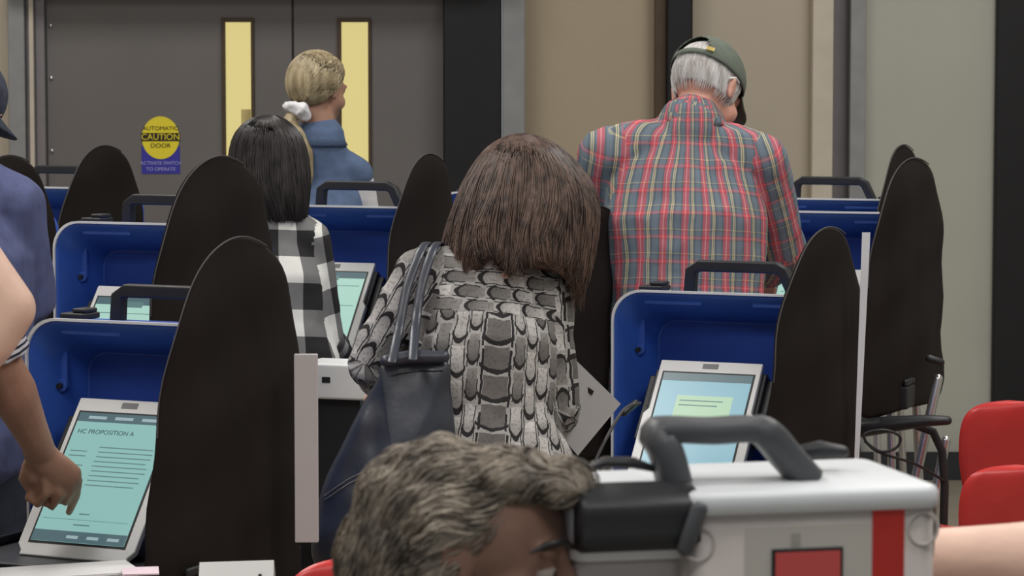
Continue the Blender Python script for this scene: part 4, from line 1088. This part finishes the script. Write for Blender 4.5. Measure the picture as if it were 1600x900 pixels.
# --- man in blue T-shirt at the left edge
D = 6.85
hb = basis((.74, .45, -.55), (.25, .2, 1))
J = joints(P(-62, 162, D+.03), hb, P(-62, 235, D), P(-185, 310, D), P(22, 322, D), P(-215, 460, D+.05), P(46, 470, D+.03), P(-150, 470, D+.3), P(20, 500, D+.32),
           P(-75, 590, D-.05), dict(hip=.180, waist=.185, chest=.195, upper=.170, arm=.062), back=(-.1, -1, 0))
bt = human('person in a heather blue T-shirt and dark cap cut off by the left edge', J, M['skin'], M['tee_blue'], M['jeans'], None, shirt_name='t_shirt', sleeves='long', fold=.005)
cap(bt, J['head'], hb, M['capdark']); simple_hair(bt, J['head'], hb, M['hair_grey'], 1.0, -36)

# --- person with a bare bent arm, nearest at the left edge
D = 5.15
hb = basis((.1, .95, -.1))
J = joints(P(-300, 110, D), hb, P(-300, 205, D), P(-470, 300, D), P(-130, 300, D), P(-560, 480, D+.02), P(14, 482, D), P(-440, 620, D-.02), P(-110, 650, D-.02),
           P(-290, 720, D), dict(hip=.175, waist=.155, chest=.175, upper=.16, arm=.068), back=(0, -1, 0))
J['hdr'] = Vector((-.9, .2, -.4)); J['hdl'] = Vector((.9, .2, -.4))
np_ = human('person standing hand on hip, only the bare bent elbow showing at the left edge', J, M['skin'], M['blackcloth'], M['blackcloth'], None, shirt_name='sleeveless_top', sleeves='none')
simple_hair(np_, J['head'], hb, M['hair_brown'], 1.02)
# --- person touching the lower left screen
mw = (Matrix.Translation(bA.location) @ bA.rotation_euler.to_matrix().to_4x4()) @ mxA
def hitD(u, v):
    o_ = Vector((0, 0, 1.7)); d = P(u, v, 1) - o_; nrm = (mw.to_3x3() @ Vector((0, 0, 1))).normalized(); p0 = mw @ Vector((0, 0, .009)); return (p0-o_).dot(nrm)/d.dot(nrm)
DT = hitD(108, 802)
hb = basis((.35, .9, -.35))
J = joints(P(-190, 180, DT-.2), hb, P(-190, 270, DT-.25), P(-330, 370, DT-.25), P(-70, 380, DT-.25), P(-400, 560, DT-.2), P(2, 575, DT-.20), P(-330, 700, DT-.05), P(64, 706, DT-.075),
           P(-185, 730, DT-.30), dict(hip=.180, waist=.170, chest=.18, upper=.165, arm=.062), back=(-.1, -1, 0))
def vhand(a, bm):
    if a != 'r': return False
    D0 = DT
    q = lambda u, v, dd: P(u, v, D0+dd)
    tube(bm, [q(58, 702, -.078), q(72, 722, -.070), q(92, 738, -.062), q(112, 748, -.055)], [.032, .036, .037, .030], 18, Vector((.75, 0, .66)), [.8, .62, .58, .6])
    ell(bm, q(52, 738, -.060), .024, .022, .030, None, 16); ell(bm, q(76, 762, -.056), .030, .018, .020, None, 16)
    tube(bm, [q(100, 738, -.058), q(121, 752, -.050), q(118, 775, -.026), q(108, 800, -.0085)], [.013, .0125, .0105, .0082], 12)
    tube(bm, [q(96, 745, -.055), q(112, 765, -.050), q(100, 785, -.035), q(78, 783, -.040)], [.013, .0115, .0105, .009], 12)
    tube(bm, [q(84, 748, -.062), q(94, 772, -.062), q(80, 792, -.048), q(60, 786, -.046)], [.013, .0112, .0102, .009], 12)
    tube(bm, [q(70, 745, -.070), q(72, 772, -.074), q(58, 788, -.062), q(44, 778, -.056)], [.012, .0105, .0095, .0085], 12)
    tube(bm, [q(46, 726, -.064), q(38, 748, -.056), q(50, 768, -.050), q(66, 776, -.052)], [.015, .0135, .0115, .0095], 12)
    return True
vp = human('person reaching in from the left edge, forefinger touching the lower left screen', J, M['skin_tan'], M['blackcloth'], M['blackcloth'], None, shirt_name='dark_top', sleeves='short', voxel=.0042, handfn=vhand)
simple_hair(vp, J['head'], hb, M['hair_black'], 1.02)
S_, E_ = J['sr'], J['er']
bm = bmesh.new(); tube(bm, [S_.lerp(E_, .58), S_.lerp(E_, .80), S_.lerp(E_, .93)], [.075, .068, .064], 24, capround=False); me = remesh(bm, .006, 2, folds(.004, (40, 40, 40), 60)); bone_uv(me, [(S_, E_, (0, -1, 0), .06, 0)])
meshobj('striped_cuff', me, M['stripe'], vp, True)

# --- seated grey haired woman in the foreground
D = 3.0
hb = basis((.94, -.32, -.10), (.05, 0, 1))
D = 2.95; hd = P(757, 864, D)
J = joints(hd, hb, P(690, 1010, D+.01), hd + Vector((-.06, .19, -.235)), hd + Vector((-.17, -.19, -.245)), hd + Vector((-.05, .24, -.46)), hd + Vector((-.17, -.26, -.48)), hd + Vector((-.0, .10, -.60)), hd + Vector((-.06, -.14, -.60)),
           hd + Vector((-.38, .05, -.70)), dict(hip=.18, waist=.165, chest=.165, upper=.15, arm=.05), back=(-1, .25, 0))
f_ = Vector((.96, -.27, 0))
sdv = Vector((-.27, -.96, 0))
for a, sg in (('l', -1), ('r', 1)):
    J['k'+a] = J['hip'] + f_*.42 + sdv*sg*.10 + Vector((0, 0, .0)); J['a'+a] = Vector((J['k'+a].x, J['k'+a].y, .09)) + f_*.02
J['ft'] = f_
fw = human('grey haired woman in profile in the foreground, cut off at the eyes by the frame', J, M['skin_brown'], M['blackcloth'], M['blackcloth'], None, shirt_name='dark_jumper', voxel=.005, hs=.97)
q = lambda x, y, z: hd + hb @ Vector((x, y, z))
for sx in (-1, 1):
    bm = bmesh.new(); ell(bm, q(sx*.032, .0775, -.004), .0122, .0122, .0122, hb, 20); ey = obj('eye', bm, M['eye'], fw, True)
    bm = bmesh.new(); ell(bm, q(sx*.032, .0875, -.005), .0055, .003, .0055, hb, 14); obj('iris', bm, M['iris'], ey, True)
    bm = bmesh.new(); tube(bm, [q(sx*.012, .0965, .023), q(sx*.03, .0955, .031), q(sx*.050, .082, .028), q(sx*.060, .070, .020)], [.0035, .0045, .0042, .002], 10); obj('eyebrow', bm, M['hair_black'], fw, True)
bm = bmesh.new(); tube(bm, [q(-.018, .099, -.065), q(0, .103, -.064), q(.018, .099, -.065)], .005, 10); obj('lips', bm, M['lip'], fw, True)
# hair: full mass at the crown and back, curls swept off the forehead
bm = bmesh.new()
ell(bm, q(0, -.044, .028), .086, .098, .082, hb, 36); ell(bm, q(0, -.074, -.02), .088, .078, .094, hb, 32); ell(bm, q(0, .026, .084), .060, .052, .026, hb, 28)
for sx in (-1, 1): ell(bm, q(sx*.066, -.042, -.004), .028, .048, .070, hb, 24)
ell(bm, q(0, .078, .084), .046, .032, .020, hb, 20)
def hairdisp(p):
    l_ = hb.transposed() @ (p - hd); return .007*noise.noise(Vector((l_.x*22, l_.y*30 + l_.z*14, l_.z*16))) + .003*noise.noise(p*70)
hr = meshobj('hair', remesh(bm, .005, 4, hairdisp), M['hair_grey'], fw, True)
def fflow(l_, w1):
    n1 = noise.noise(Vector((l_.x*16, l_.y*16, l_.z*16))); n2 = noise.noise(Vector((l_.x*16+9, l_.y*16, l_.z*16)))
    bk = max(0, min(1, (-l_.y)/.09))
    return Vector((n1*.7 + w1*.25, -1 + bk*.75, -.25 - bk*1.1 + n2*1.3 + w1*.3))
flow_hair(hr, hd, hb, fflow, 5200, 13, .0075, M['hair_grey'], .00095, 21, lambda l_: l_.z > -.12, .0045)
c = copy_tree(ch1); c.location = (J['hip'].x - .0, J['hip'].y, 0); c.rotation_euler = (0, 0, math.atan2(f_.y, f_.x) + R(90)); c['label'] = 'red plastic chair under the seated grey haired woman, below the frame'

# --- person at the right edge, bare forearm resting behind the scanner
D = 3.22
hb = basis((-.9, .1, -.2))
J = joints(P(2150, 300, D), hb, P(2150, 560, D), P(2160, 700, D-.18), P(2160, 700, D+.19), P(1960, 1050, D-.25), P(1790, 905, D+.10), P(1800, 1250, D-.20), P(1462, 893, D+.04),
           P(2150, 1400, D), dict(hip=.18, waist=.17, chest=.17, upper=.155, arm=.066), back=(1, 0, 0))
J['hdr'] = Vector((-1, .05, -.05)); J['pnr'] = Vector((0, -.3, -1))
J['wr'] = P(1400, 872, D+.06); J['er'] = P(1790, 880, D+.10)
rp_ = human('person at the right edge, only a bare pale forearm showing behind the scanner', J, M['skin'], M['tee_blue'], M['jeans'], None, shirt_name='short_sleeved_top', sleeves='short', voxel=.006)
simple_hair(rp_, J['head'], hb, M['hair_black'], 1.02)
